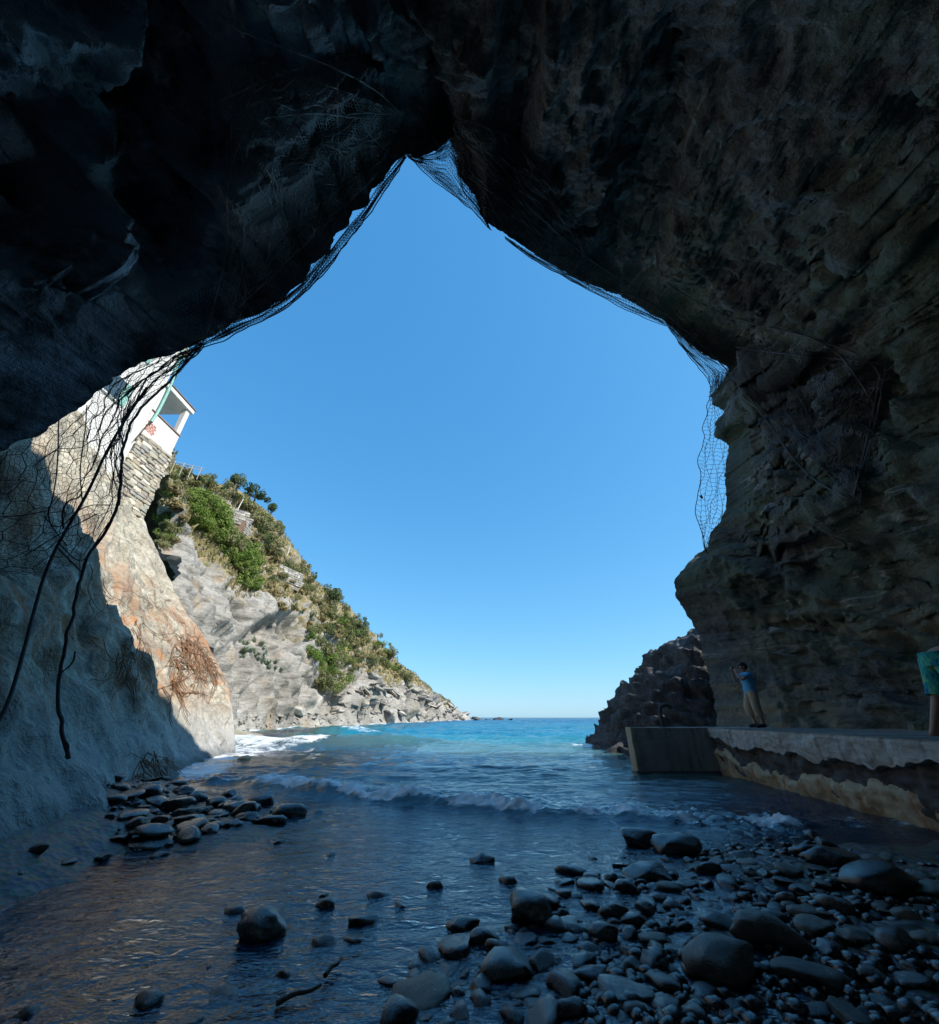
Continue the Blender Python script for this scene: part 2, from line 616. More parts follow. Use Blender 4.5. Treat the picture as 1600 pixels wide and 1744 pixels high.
def sea_material():
    k = Nodes('sea_water')
    depth = k.attr('depth')
    foam = k.attr('foam')
    pos = k.n('ShaderNodeNewGeometry').outputs['Position']
    # small wind ripples and larger chop
    m1 = k.mapping((1.0, 1.9, 1), (0, 0, 0.25), vec=pos)
    r1 = k.noise(4.6, 3, 0.6, vec=m1, dist=0.6)
    r2 = k.noise(15.0, 2, 0.6, vec=m1, dist=0.4)
    rr = k.math('ADD', k.math('MULTIPLY', r1, 1.0), k.math('MULTIPLY', r2, 0.3))
    nm = k.bump(rr, 0.65, 0.04)
    m2 = k.mapping((0.35, 1.0, 1), (0, 0, 0.1), vec=pos)
    nm = k.bump(k.noise(1.1, 4, 0.65, vec=m2), k_far(k, depth), 0.55, nm)
    body = k.ramp(depth, [(0.0, (0.012, 0.085, 0.21)), (0.07, (0.02, 0.11, 0.23)), (0.14, (0.09, 0.15, 0.13)), (0.2, (0.07, 0.18, 0.17)), (0.36, (0.012, 0.2, 0.28)), (0.6, (0.005, 0.11, 0.22)), (1.0, (0.003, 0.045, 0.14))])  # shallowest stops carry the blue of the reflected sky in the colour
    body = k.mix(0.5, body, k.ramp(k.noise(0.35, 5, 0.6, vec=m2), [(0.3, 0.6), (0.7, 1.4)]), 'MULTIPLY')
    dif = k.n('ShaderNodeBsdfDiffuse')
    k.set(dif.inputs['Color'], body)
    tr = k.n('ShaderNodeBsdfTransparent')
    tr.inputs['Color'].default_value = (0.62, 0.8, 0.82, 1)
    mb = k.n('ShaderNodeMixShader')
    k.set(mb.inputs[0], k.ramp(depth, [(0.0, 0.24), (0.16, 0.6), (0.35, 1.0)]))
    k.t.links.new(tr.outputs[0], mb.inputs[1])
    k.t.links.new(dif.outputs[0], mb.inputs[2])
    gl = k.n('ShaderNodeBsdfGlossy')
    gl.inputs['Roughness'].default_value = 0.05
    k.set(gl.inputs['Normal'], nm)
    fr = k.n('ShaderNodeFresnel')
    fr.inputs['IOR'].default_value = 1.58
    k.set(fr.inputs['Normal'], nm)
    ms = k.n('ShaderNodeMixShader')
    k.t.links.new(fr.outputs[0], ms.inputs[0])
    k.t.links.new(mb.outputs[0], ms.inputs[1])
    k.t.links.new(gl.outputs[0], ms.inputs[2])
    fd = k.n('ShaderNodeBsdfDiffuse')
    fd.inputs['Color'].default_value = (0.8, 0.83, 0.85, 1)
    fn = k.math('ADD', k.math('MULTIPLY', k.noise(2.2, 6, 0.75, vec=k.mapping((0.7, 1.3, 1), vec=pos), dist=0.8), 0.75), k.math('MULTIPLY', k.noise(14, 4, 0.75, vec=pos), 0.25))
    fm = k.ramp(k.math('ADD', fn, k.math('SUBTRACT', foam, 0.5)), [(0.46, 0.0), (0.56, 0.6), (0.72, 1.0)])
    mf = k.n('ShaderNodeMixShader')
    k.set(mf.inputs[0], fm)
    k.t.links.new(ms.outputs[0], mf.inputs[1])
    k.t.links.new(fd.outputs[0], mf.inputs[2])
    return k.done(mf.outputs[0])


def k_far(k, depth):
    return k.math('MULTIPLY', depth, 1.6, True)


MAT['sea'] = sea_material()
MAT['wire'] = plain('rusty_wire', (0.035, 0.028, 0.026), 0.7, 0.3, 20)
MAT['wire_light'] = plain('weathered_wire', (0.34, 0.32, 0.31), 0.6, 0.3, 20)
MAT['wire_mid'] = plain('grey_wire', (0.085, 0.085, 0.09), 0.6, 0.4, 20)
MAT['creeper'] = plain('dead_creeper', (0.2, 0.11, 0.06), 0.9, 0.4, 6)
MAT['concrete'] = None


def concrete_material(name, a, b, stain=(0.09, 0.07, 0.055), st=0.5, rust=0.0):
    k = Nodes(name)
    n = k.noise(1.6, 8, 0.7)
    c = k.mix(k.ramp(n, [(0.3, 0.0), (0.7, 1.0)]), a, b)
    dr = k.noise(2.4, 6, 0.7, vec=k.mapping((2.2, 2.2, 0.35)))
    c = k.mix(k.math('MULTIPLY', k.ramp(dr, [(0.5, 0.0), (0.68, 1.0)]), st), c, stain)
    if rust:
        rr = k.noise(1.7, 6, 0.7, vec=k.mapping((2.5, 2.5, 0.4), loc=(4, 2, 1)))
        c = k.mix(k.math('MULTIPLY', k.ramp(rr, [(0.52, 0.0), (0.66, 1.0)]), rust), c, (0.3, 0.12, 0.05))
    f = k.noise(26, 6, 0.7)
    c = k.mix(0.4, c, k.ramp(f, [(0.3, 0.6), (0.7, 1.25)]), 'MULTIPLY')
    return k.done(k.principled(c, 0.85, k.bump(k.math('ADD', f, k.math('MULTIPLY', n, 2)), 0.5, 0.02), 0.3))


MAT['concrete'] = concrete_material('grey_concrete', (0.32, 0.32, 0.3), (0.52, 0.51, 0.47), st=0.8)
MAT['footing'] = concrete_material('ochre_concrete', (0.36, 0.3, 0.19), (0.5, 0.43, 0.3), rust=0.8)
MAT['rubble'] = concrete_material('dark_rubble_concrete', (0.05, 0.05, 0.055), (0.11, 0.105, 0.1), st=0.4)
MAT['board_concrete'] = concrete_material('board_marked_concrete', (0.26, 0.26, 0.255), (0.4, 0.39, 0.365), st=0.6)
MAT['skylit_end'] = concrete_material('skylit_end_concrete', (0.42, 0.38, 0.27), (0.55, 0.5, 0.38), rust=0.5)  # paler than the end wall: skylight on this side is in the colour


def leaf_material(name, cols, trans=0.25):
    k = Nodes(name)
    oi = k.n('ShaderNodeObjectInfo').outputs['Random']
    n = k.noise(1.4, 4)
    f = k.math('ADD', k.math('MULTIPLY', oi, 0.45), k.math('MULTIPLY', n, 0.6))
    c = k.ramp(f, [(0.2, cols[0]), (0.5, cols[1]), (0.85, cols[2])])
    p = k.principled(c, 0.75, None, 0.2)
    t = k.n('ShaderNodeBsdfTranslucent')
    k.set(t.inputs['Color'], c)
    m = k.n('ShaderNodeMixShader')
    m.inputs[0].default_value = trans
    k.t.links.new(p, m.inputs[1])
    k.t.links.new(t.outputs[0], m.inputs[2])
    return k.done(m.outputs[0])


MAT['leaf_bright'] = leaf_material('bright_leaf', [(0.1, 0.17, 0.025), (0.16, 0.23, 0.045), (0.25, 0.29, 0.09)])
MAT['leaf_dark'] = leaf_material('dark_leaf', [(0.05, 0.08, 0.025), (0.08, 0.115, 0.04), (0.13, 0.155, 0.065)])
MAT['leaf_olive'] = leaf_material('olive_leaf', [(0.12, 0.145, 0.05), (0.2, 0.205, 0.085), (0.29, 0.27, 0.13)])
MAT['leaf_grey'] = leaf_material('agave_leaf', [(0.15, 0.2, 0.13), (0.22, 0.27, 0.18), (0.3, 0.33, 0.2)], 0.05)
MAT['leaf_tuft'] = leaf_material('grass_tuft', [(0.12, 0.12, 0.04), (0.22, 0.19, 0.08), (0.34, 0.27, 0.14)])
MAT['leaf_dry'] = leaf_material('dry_grass', [(0.2, 0.16, 0.07), (0.3, 0.24, 0.11), (0.38, 0.3, 0.15)])
MAT['bark'] = plain('bark', (0.13, 0.1, 0.075), 0.9, 0.4, 5)
MAT['white_plaster'] = concrete_material('white_plaster', (0.62, 0.6, 0.55), (0.74, 0.72, 0.68), stain=(0.42, 0.39, 0.33), st=0.55)
MAT['cream_plaster'] = plain('cream_plaster', (0.72, 0.69, 0.62), 0.85, 0.1, 1.5, bump=0.15)
MAT['green_metal'] = plain('green_painted_metal', (0.22, 0.42, 0.36), 0.5, 0.15, 4)
MAT['brick_red'] = plain('exposed_red_brick', (0.5, 0.22, 0.16), 0.9, 0.35, 5, bump=0.4)
MAT['terracotta'] = plain('terracotta_trim', (0.33, 0.2, 0.14), 0.9, 0.3, 4)
MAT['glass'] = plain('dark_glass', (0.05, 0.08, 0.1), 0.1, 0.1, 2, spec=0.6)
MAT['timber'] = plain('weathered_timber', (0.42, 0.38, 0.32), 0.85, 0.3, 6)
MAT['pale_pole'] = plain('pale_pole', (0.6, 0.58, 0.53), 0.8, 0.15, 4)
MAT['orange_leaf'] = plain('orange_leaf', (0.55, 0.24, 0.05), 0.7, 0.2, 20)
MAT['driftwood'] = plain('wet_driftwood', (0.09, 0.075, 0.06), 0.5, 0.3, 12, bump=0.4)
MAT['skin'] = plain('skin', (0.42, 0.24, 0.16), 0.55, 0.08, 12)
MAT['hair'] = plain('black_hair', (0.012, 0.01, 0.01), 0.5, 0.3, 40)
MAT['shirt'] = plain('blue_cotton', (0.08, 0.36, 0.62), 0.85, 0.1, 10, bump=0.2)
MAT['shorts'] = plain('beige_cotton', (0.42, 0.33, 0.24), 0.9, 0.12, 12, bump=0.25)
MAT['shoe'] = plain('dark_shoe', (0.03, 0.03, 0.04), 0.6, 0.2, 20)
MAT['black_plastic'] = plain('black_plastic', (0.02, 0.02, 0.022), 0.35, 0.1, 20)
MAT['silver'] = plain('silver_trim', (0.6, 0.6, 0.62), 0.3, 0.1, 20, metal=0.8)


def swim_material():
    k = Nodes('patterned_swim_shorts')
    n = k.noise(9, 4, 0.6, vec=k.mapping((1.6, 1.6, 0.8)), dist=1.2)
    c = k.ramp(n, [(0.35, (0.01, 0.07, 0.22)), (0.46, (0.02, 0.3, 0.34)), (0.56, (0.05, 0.42, 0.3)), (0.66, (0.25, 0.5, 0.2))])
    return k.done(k.principled(c, 0.8, None, 0.2))


MAT['swim'] = swim_material()

# ------------------------------------------------------------------ the setting: ground under the water
def slab_base(Y):
    return np.interp(Y, [-14, -4, 2, 4.6, 7, 9, 11, 13, 17.9, 24], [-4.6, -4.3, -4.1, -4.25, -5.2, -6.2, -7.0, -7.9, -9.3, -11.0])


def slab_slope(Y):
    return np.interp(Y, [-14, 4, 9, 15, 18, 24], [0.62, 0.66, 0.74, 0.84, 0.92, 0.95])


def ground_h(X, Y):
    """bed of shingle: a stone bank on the right, a shallow stream on the left, deepening out to sea"""
    X = np.asarray(X, float)
    Y = np.asarray(Y, float)
    h = -0.10 - 0.04 * sstep(3, 6, Y) - 0.35 * sstep(7, 12, Y) - 2.2 * sstep(14, 40, Y) - 6 * sstep(40, 160, Y)
    bank = sstep(-0.9, 0.9, X - 0.36 * np.maximum(Y - 2.5, 0) * 0.9) * sstep(7.2, 5.0, Y)
    h = h + 0.105 * bank + 0.11 * sstep(1.5, 4.5, X) * sstep(7.5, 4.5, Y)
    d = X - (slab_base(Y))
    bar = np.exp(-((d - 1.4) / 1.5) ** 2) * sstep(4.6, 6.2, Y) * sstep(12.5, 9.5, Y)
    h = h + 0.2 * bar
    h = h + 0.5 * sstep(1.2, -0.6, d) * sstep(15, 10, Y)
    beach = np.exp(-((X + 17) / 6.0) ** 2) * sstep(20, 30, Y) * sstep(95, 50, Y)
    h = h + 2.6 * beach
    return h


gx = np.concatenate([np.linspace(-60, -13, 60), np.linspace(-12.8, 12.8, 330), np.linspace(13, 60, 40)])
gy = np.concatenate([np.linspace(-12, 0.8, 60), np.linspace(0.9, 14, 300), np.linspace(14.2, 110, 160)])
GX, GY = np.meshgrid(gx, gy)
GZ = ground_h(GX, GY)
pp = np.stack([GX, GY, np.zeros_like(GX)], -1)
GZ += 0.045 * fbm(pp * 1.3, 4) + 0.02 * fbm(pp * 6.0, 3)
me = raw_mesh('ground', np.stack([GX, GY, GZ], -1).reshape(-1, 3), grid_faces(*GX.shape))
ground = link('ground', me, MAT['gravel'])
ground['kind'] = 'structure'

# ------------------------------------------------------------------ the sea
ys = np.concatenate([np.arange(-6, 1.6, 0.12), np.arange(1.6, 13.0, 0.034)])
r_ = 13.0
far = []
while r_ < 9000:
    r_ *= 1.016
    far.append(r_ - 0.0)
ys = np.concatenate([ys, far])
xi = np.linspace(-1, 1, 500)
W = 9.0 + np.maximum(ys - 6, 0) * 1.15
SY = np.repeat(ys[:, None], len(xi), 1)
SX = xi[None, :] * W[:, None]
p3 = np.stack([SX, SY, np.zeros_like(SX)], -1)
off = sstep(8, 30, SY)
z = 0.0
# swell rolling in (crests roughly across the bay), chop, ripples
ph = SY * 0.42 + 0.10 * SX + 1.6 * fbm(p3 * 0.05, 3)
z = z + off * 0.16 * np.sin(ph * 1.6)
q = np.stack([SX * 0.45, SY * 1.0, np.zeros_like(SX)], -1)
off2 = sstep(5.5, 13, SY)
z = z + (0.03 + 0.05 * off2 + 0.11 * off) * fbm(q * 0.55, 4) * np.exp(-SY / 2500)
z = z + (0.012 + 0.05 * off2 + 0.035 * off) * np.maximum(ridged(q * 1.1 + 5, 3), -0.2) * np.where(SY > 120, 1.6, 1) + 0.035 * off2 * fbm(q * 2.6, 3)
z = z + 0.007 * fbm(q * 5.0, 3) * sstep(30, 12, SY)
z = z * np.where(SY > 400, 0.5, 1)
# the wave that has just broken on the shingle
wx = np.array([-6.5, -3.7, -1.5, 0.9, 2.6, 4.4, 6.0])
wy = np.array([10.9, 9.55, 8.3, 7.25, 6.75, 6.35, 6.2])
cy_ = np.interp(SX, wx, wy) + 0.18 * fbm(np.stack([SX * 0.9, SX * 0, SX * 0], -1), 3)
dw = SY - cy_                                    # + seaward
amp = np.interp(SX, [-6.5, -3.5, 0, 3, 5, 6.5], [0.05, 0.22, 0.20, 0.13, 0.09, 0.0]) * (0.75 + 0.7 * fbm(np.stack([SX * 0.8 + 4, SX * 0, SX * 0], -1), 3))
amp = np.maximum(amp, 0.0) * 0.7
hump = np.where(dw > 0, np.exp(-(dw / 0.9) ** 2), np.exp(-(dw / 0.24) ** 2))
foam_w = np.where(dw > 0, np.exp(-(dw / 1.15) ** 1.3), np.exp(-(dw / 0.26) ** 2)) * np.clip(amp / 0.09, 0.6, 1) * (0.78 + 0.75 * fbm(p3 * 1.1 + 3, 3))
z = z + amp * hump * (1 + 0.35 * fbm(p3 * 1.7, 3))
z = z + foam_w * (0.10 * np.maximum(fbm(p3 * 3.0, 3), -0.3) + 0.07 * np.maximum(ridged(p3 * 7.0, 3), 0))
# second low wave further out, breaking on the left
c2 = np.interp(SX, [-30, -14, -9, -4, 10], [24, 23.5, 22.5, 23.5, 25.5])
d2 = SY - c2
hump2 = np.where(d2 > 0, np.exp(-(d2 / 1.8) ** 2), np.exp(-(d2 / 0.6) ** 2))
z = z + 0.3 * hump2 * sstep(4, -6, SX)
foam2 = hump2 * sstep(-5, -10, SX) * 0.9
c3 = np.interp(SX, [-30, -16, -9, -2, 10], [44, 42, 39, 41, 44])
d3 = SY - c3
hump3 = np.where(d3 > 0, np.exp(-(d3 / 2.5) ** 2), np.exp(-(d3 / 0.8) ** 2))
z = z + 0.45 * hump3 * np.exp(-((SX + 11) / 5.0) ** 2)
foam3 = hump3 * np.exp(-((SX + 10) / 3.0) ** 2) * 0.95

FOOT = np.array([[-14, 24, 0], [-21, 38, 0], [-22.5, 52, 0], [-19.5, 71, 0], [-17.9, 88, 0], [-13.8, 129, 0], [-6.7, 168, 0], [1.0, 220, 0]], float)
fx = np.interp(SY, FOOT[:, 1], FOOT[:, 0])
dsh = SX - fx
shore_foam = 0.8 * np.exp(-np.maximum(dsh, 0) / (1.0 + SY * 0.012)) * sstep(18, 26, SY) * sstep(235, 215, SY)
sb = slab_base(SY)
dsl = SX - sb
left_foam = 0.7 * np.exp(-np.maximum(dsl, 0) / 1.3) * sstep(9.5, 12.5, SY) * sstep(30, 22, SY)
bay_foam = np.exp(-((SX + 11.5) / 5.0) ** 2 - ((SY - 25) / 6.5) ** 2) * (0.38 + 0.25 * fbm(q * 0.5 + 2, 3))
rock_foam = np.exp(-((SX - 6.0) / 1.6) ** 2 - ((SY - 20.5) / 1.2) ** 2) * 0.85
white = 0.18 * sstep(0.3, 0.8, fbm(q * 0.35 + 3, 4)) * off
streaks = 0.5 * sstep(0.15, 0.7, fbm(np.stack([SX * 0.5, SY * 1.5, SX * 0], -1), 4)) * np.exp(-((dw - 1.0) / 2.0) ** 2)
lace = 0.2 * np.exp(-np.maximum(dsl - 0.5, 0) / 2.5) * sstep(9, 12, SY) * sstep(20, 15, SY)
calm = np.clip(0.7 * foam2 + 0.75 * foam3 + shore_foam + left_foam + bay_foam + rock_foam + white + streaks + lace, 0, 0.60)
foam = np.clip(np.maximum(1.05 * foam_w, calm), 0, 0.95)
foam = foam * (0.92 + 0.25 * fbm(q * 0.8 + 7, 3))
# how much water there is to look into
dep = np.clip(-ground_h(SX, SY), 0, 30)
depth = 0.12 * sstep(0.02, 0.35, dep) + 0.13 * sstep(0.3, 1.0, dep) + 0.25 * sstep(0.9, 3.0, dep) + 0.2 * sstep(60, 170, SY) + 0.3 * sstep(140, 900, SY)
depth = depth - 0.22 * np.exp(-((SX + 9) / 8) ** 2 - ((SY - 17) / 7) ** 2)
depth = np.clip(depth, 0, 1)
me = raw_mesh('sea', np.stack([SX, SY, z], -1).reshape(-1, 3), grid_faces(*SX.shape))
add_attr(me, 'foam', foam)
add_attr(me, 'depth', depth)
sea = link('sea', me, MAT['sea'])
sea['kind'] = 'structure'

# ------------------------------------------------------------------ the cave: lip, inner vault, outer rock
LIP_PX = [(-330, 960, 3.2), (-150, 850, 4.0), (-40, 795, 4.6), (0, 772, 5.0), (30, 748, 5.15), (60, 742, 5.3), (100, 716, 5.5), (130, 700, 5.7),
          (165, 668, 5.95), (200, 642, 6.2), (235, 622, 6.5), (300, 600, 7.0), (340, 586, 7.0), (370, 570, 6.9), (400, 548, 6.8), (440, 536, 6.65), (480, 512, 6.5),
          (500, 490, 6.35), (522, 480, 6.2), (530, 452, 6.05), (560, 432, 5.85), (572, 402, 5.65), (592, 392, 5.55), (600, 364, 5.35), (622, 356, 5.3),
          (632, 330, 5.15), (652, 306, 5.0), (668, 282, 4.8), (690, 262, 4.6), (716, 268, 4.5), (745, 258, 4.45), (768, 232, 4.4), (778, 262, 4.6), (784, 300, 4.8),
          (812, 336, 5.1), (830, 382, 5.4), (862, 402, 5.7), (900, 428, 6.0), (950, 456, 6.5), (1000, 482, 7.0), (1070, 512, 7.7), (1130, 545, 8.5),
          (1165, 575, 9.0), (1200, 605, 9.5), (1243, 628, 10.0), (1232, 655, 10.4), (1212, 672, 10.8), (1214, 690, 11.0), (1236, 702, 11.1), (1216, 722, 11.3), (1218, 742, 11.6),
          (1242, 758, 11.9), (1236, 800, 12.4), (1238, 850, 13.1), (1234, 875, 13.5), (1212, 905, 13.9), (1208, 932, 14.1), (1188, 944, 14.5), (1160, 975, 14.8), (1150, 992, 15.0), (1152, 1016, 15.1),
          (1168, 1040, 15.2), (1178, 1062, 15.3), (1190, 1082, 15.3), (1196, 1110, 15.1), (1208, 1150, 14.8), (1216, 1190, 14.5), (1222, 1240, 14.1), (1226, 1290, 13.8), (1230, 1370, 13.4)]
NU, NV = 1060, 320


def lip_d(px, py, D):
    """the right shoulder reaches further out to sea, the left one less"""
    st = lambda a, b, x: (lambda t: t * t * (3 - 2 * t))(min(1.0, max(0.0, (x - a) / (b - a))))
    return px, py, D * (1 + 0.20 * st(830, 1010, px) * st(900, 640, py) - 0.11 * st(790, 640, px) * st(1000, 780, py))


lip_c = np.array([P(*lip_d(*a)) for a in LIP_PX])
L = resample(lip_c, NU)
th = np.arctan2(L[:, 2] - 4.2, L[:, 0] - 0.6)
th = np.where(th < -math.pi / 2, th + 2 * math.pi, th)
th = np.minimum(th, math.pi)
c_, s_ = np.cos(th), np.sin(th)
L = L + np.stack([c_, np.zeros(NU), np.where(th < 0, 0, s_)], 1) * (0.10 * fbm(L * 1.4, 3) + 0.055 * rough_block(L + 3.0, 2.2) + 0.045 * fbm(L * 6.0, 2))[:, None]


def ring(Y, ax, az, x0=0.7, z0=3.2):
    X = x0 + ax * np.sign(c_) * np.abs(c_) ** 0.75
    Z = z0 + az * np.maximum(s_, 0) ** 0.85
    lo = th < 0
    X = np.where(lo, x0 + ax + 0.15 * L[:, 2], X)
    Z = np.where(lo, np.minimum(L[:, 2], z0), Z)
    Z = np.where(c_ < -0.99, np.maximum(Z, 3.2), Z)
    return np.stack([X, np.full(NU, Y), Z], 1)


R0 = ring(-0.8, 8.1, 7.4)
RB = ring(-9.5, 6.6, 5.6)
outw = np.stack([np.where(th < 0, 1.0, c_), np.zeros(NU), np.where(th < 0, 0.0, np.maximum(s_, 0))], 1)
right_low = sstep(0.9, 0.0, th)
A1 = L * 0.62 + R0 * 0.38 + outw * (1.0 + 0.9 * right_low)[:, None]
t_a = np.linspace(0, 1, 210) ** 1.35
t_b = np.linspace(0, 1, NV - 210 + 1)[1:]
rows = []
for t in t_a:                                    # quadratic Bezier lip -> R0
    ctrl = 2 * A1 - 0.5 * (L + R0)
    rows.append((1 - t) ** 2 * L + 2 * t * (1 - t) * ctrl + t * t * R0)
for t in t_b:
    c0 = RB * min(1, t * 1.15) + R0 * (1 - min(1, t * 1.15))
    if t > 0.87:
        f = (t - 0.87) / 0.13
        c0 = c0 * (1 - f) + np.array([0.5, -11.0, 3.0]) * f
    rows.append(c0)
G = np.array(rows)
# sky-facing relief: bedding ledges, fractured blocks, fissures
nrm = grid_normals(G)
cent = np.array([0.5, 0.0, 4.0])
flip = np.sign(((cent - G) * nrm).sum(-1, keepdims=True))
nrm = nrm * flip                                 # towards the cave interior
vv = np.concatenate([t_a * 0.6, 0.6 + 0.4 * t_b])[:, None]
dist_lip = np.linalg.norm(G - L[None], axis=-1)
env = 0.10 + 0.90 * sstep(0.1, 3.2, dist_lip)
bed = np.array([0.30, -0.42, 0.85])
sc = (G @ bed) * 0.9 + 1.1 * fbm(G * 0.22, 3)
saw = (sc * 1.15) % 1.0
led = np.where(saw < 0.82, saw / 0.82, (1 - saw) / 0.18)
d = 0.75 * fbm(G * 0.17 + 3, 3) + 0.34 * (led - 0.5) + 0.75 * rough_block(G + 0.5 * fbm(G * 0.7, 2)[..., None], 0.42)
d = d + 0.24 * rough_block(G * np.array([1, 1, 0.6]) + 0.2 * fbm(G * 2.0, 2)[..., None], 1.4) + 0.15 * fbm(G * 1.7, 4) + 0.07 * ridged(G * 4.5, 3)
st_ = np.stack([G @ np.array([0.8, 0.2, 0.55]), 0.28 * (G @ np.array([-0.5, 0.1, 0.8])), 0.5 * G[..., 1]], -1)
d = d + 0.2 * ridged(st_ * 1.5, 4) + 0.16 * rough_block(st_ + 0.15 * fbm(G * 3, 2)[..., None], 2.6)
leftm = sstep(1.0, -4.0, G[..., 0]) * sstep(1.5, 4.0, dist_lip)
d = d + leftm * 0.55 * rough_block(G * np.array([1.0, 0.55, 1.0]) + 0.3, 0.33)
for lam, am, sd in ((2.6, 1.0, 0.0), (1.1, 0.42, 9.0)):
    uu = (dist_lip + 1.1 * fbm(G * 0.3 + sd, 3) * lam * 0.6 + 0.35 * G[..., 0] + 0.2 * G[..., 2]) / lam
    fr_ = uu % 1.0
    st3 = np.where(fr_ < 0.84, fr_ / 0.84, (1 - fr_) / 0.16)
    d = d + am * (st3 - 0.5) * (0.2 + 0.5 * sstep(1.0, -3.5, G[..., 0])) * sstep(0.4, 2.5, dist_lip)
ax_, ay_ = to_px(G)
front = sstep(0.8, 2.0, G[..., 1] + 1.5)


def blob(cx, cy, rx, ry, ang=0.0):
    dx, dy = ax_ - cx, ay_ - cy
    ca, sa = math.cos(ang), math.sin(ang)
    u, v = (dx * ca + dy * sa) / rx, (-dx * sa + dy * ca) / ry
    return sstep(1.25, 0.75, np.sqrt(u * u + v * v)) * front


d = d + 1.25 * blob(95, 410, 140, 60, -0.3) - 1.4 * blob(300, 210, 80, 260, 0.12)
d = d + 0.5 * blob(520, 250, 150, 200) - 0.9 * blob(880, 130, 40, 200, 0.1) - 0.8 * blob(1090, 330, 60, 230, 0.15)
d = d - 0.7 * blob(1420, 960, 200, 50, 0.25)
inner = G + nrm * (d * env)[..., None]
inner[0] = L + nrm[0] * (0.10 * d[0])[:, None]
# outer skin: out from the lip, leaning back inland
outer = []
o2 = outw.copy()
o2[:, 2] = np.maximum(o2[:, 2], 0.0)
for t in np.linspace(0, 1, 26)[1:]:
    lean = -0.75 * (0.25 + 0.75 * np.maximum(s_, 0)) * np.where(th < 0, 0.15, 1)
    q_ = L + outw * (t ** 1.2 * 9.0) + np.array([0, 1.0, 0]) * (lean * t * 9.0 + 0.5 * np.sin(math.pi * min(1, t * 4)) * 0.0)[:, None]
    q_ = q_ + (0.5 * t ** 0.5) * fbm(q_ * 0.3, 4)[:, None] * outw
    outer.append(q_)
last = outer[-1]
for t in (0.5, 1.0):
    b_ = last.copy()
    b_[:, 1] = last[:, 1] * (1 - t) + (-15.0) * t
    outer.append(b_)
outer.append(np.repeat(np.array([[0.5, -15.5, 3.0]]), NU, 0))
full = np.concatenate([np.array(outer)[::-1], inner])
me = raw_mesh('cave', full.reshape(-1, 3), grid_faces(*full.shape[:2]))
cave = link('cave', me, MAT['cave'])
cave['kind'] = 'structure'
cave_bvh = bvh_of(me)

# ------------------------------------------------------------------ left cliff: pale slab running from inside the cave out to the bay
def slab_x(Y, z):
    toe = 0.55 * np.exp(-np.maximum(z, 0) / 0.45) * sstep(11, 7, Y)
    return slab_base(Y) - slab_slope(Y) * z - 0.35 * sstep(0.2, 1.6, z) * sstep(9, 6, Y) + toe * 0.6


NS, NZ = 520, 280
su = np.linspace(0, 1, NS)
sz = np.linspace(0, 1, NZ)
Yb = np.interp(su, [0, 0.12, 0.85, 1.0], [-14, -1, 18.0, 18.3])
rows = []
top = np.interp(Yb, [-14, 5, 12, 15.2, 19, 22], [16, 16, 17.5, 16.6, 13.2, 12.8])
EDGE = np.array([P(401, 1330, 17.4), P(401, 1284, 17.9), P(398, 1230, 18.1), P(394, 1180, 18.3), P(372, 1130, 18.7), P(350, 1090, 19.0), P(325, 1050, 19.6), P(300, 1010, 20.0), P(278, 962, 20.6), P(258, 920, 21.1), P(246, 888, 21.6), P(240, 850, 21.9), P(250, 800, 22.2)])
for k_ in range(NZ):
    zz = -0.9 + (top + 0.9) * sz[k_] ** 1.1
    X = slab_x(Yb, zz)
    Y = Yb.copy()
    # swing the outer end round to the far edge line of the slab
    e = np.stack([np.interp(zz, EDGE[:, 2], EDGE[:, 0]), np.interp(zz, EDGE[:, 2], EDGE[:, 1])], 1)
    w = sstep(0.55, 0.93, su)
    tt = np.clip((su - 0.85) / 0.09, 0, 1)
    Xe = X * (1 - w) + (e[:, 0]) * w
    Ye = Y * (1 - w) + (e[:, 1] * np.clip(0.55 + 0.45 * (su / 0.93), 0, 1) + 0.0) * w
    back = np.clip((su - 0.93) / 0.07, 0, 1)
    Xe = Xe - back * 6.0
    Ye = Ye + back * 2.2
    rows.append(np.stack([Xe, Ye, zz], 1))
SG = np.array(rows)
sn = grid_normals(SG)
sn = sn * np.sign(sn[..., 0:1])
bed2 = np.array([0.55, -0.25, 0.8])
s2 = (SG @ bed2) * 0.8 + 0.7 * fbm(SG * 0.25, 3)
saw2 = (s2 * 1.3) % 1.0
led2 = np.where(saw2 < 0.86, saw2 / 0.86, (1 - saw2) / 0.14)
dd = 0.42 * fbm(SG * 0.22, 3) + 0.22 * (led2 - 0.5) * sstep(1.0, 2.5, SG[..., 2]) + 0.35 * rough_block(SG + 0.4 * fbm(SG * 0.8, 2)[..., None], 0.5) + 0.09 * fbm(SG * 1.6, 4) + 0.03 * ridged(SG * 5, 3)
sl = np.stack([0.2 * (SG @ np.array([0.5, 0.5, -0.7])), SG @ np.array([0.75, 0.1, 0.65]), SG @ np.array([-0.35, 0.85, 0.3])], -1)
dd = dd + (0.13 * ridged(sl * 1.1, 4) + 0.16 * rough_block(sl + 0.1 * fbm(SG * 2, 2)[..., None], 1.1)) * (0.3 + 0.7 * sstep(0.8, 3.0, SG[..., 2]))
dd = dd * sstep(-0.9, 0.2, SG[..., 2]) * (1 - 0.75 * np.exp(-((su[None, :] - 0.93) / 0.04) ** 2))
SGd = SG + sn * dd[..., None]
me = raw_mesh('cliff', SGd.reshape(-1, 3), grid_faces(NZ, NS))
left_cliff = link('left_cliff', me, MAT['slab'])
left_cliff['kind'] = 'structure'
slab_bvh = bvh_of(me)

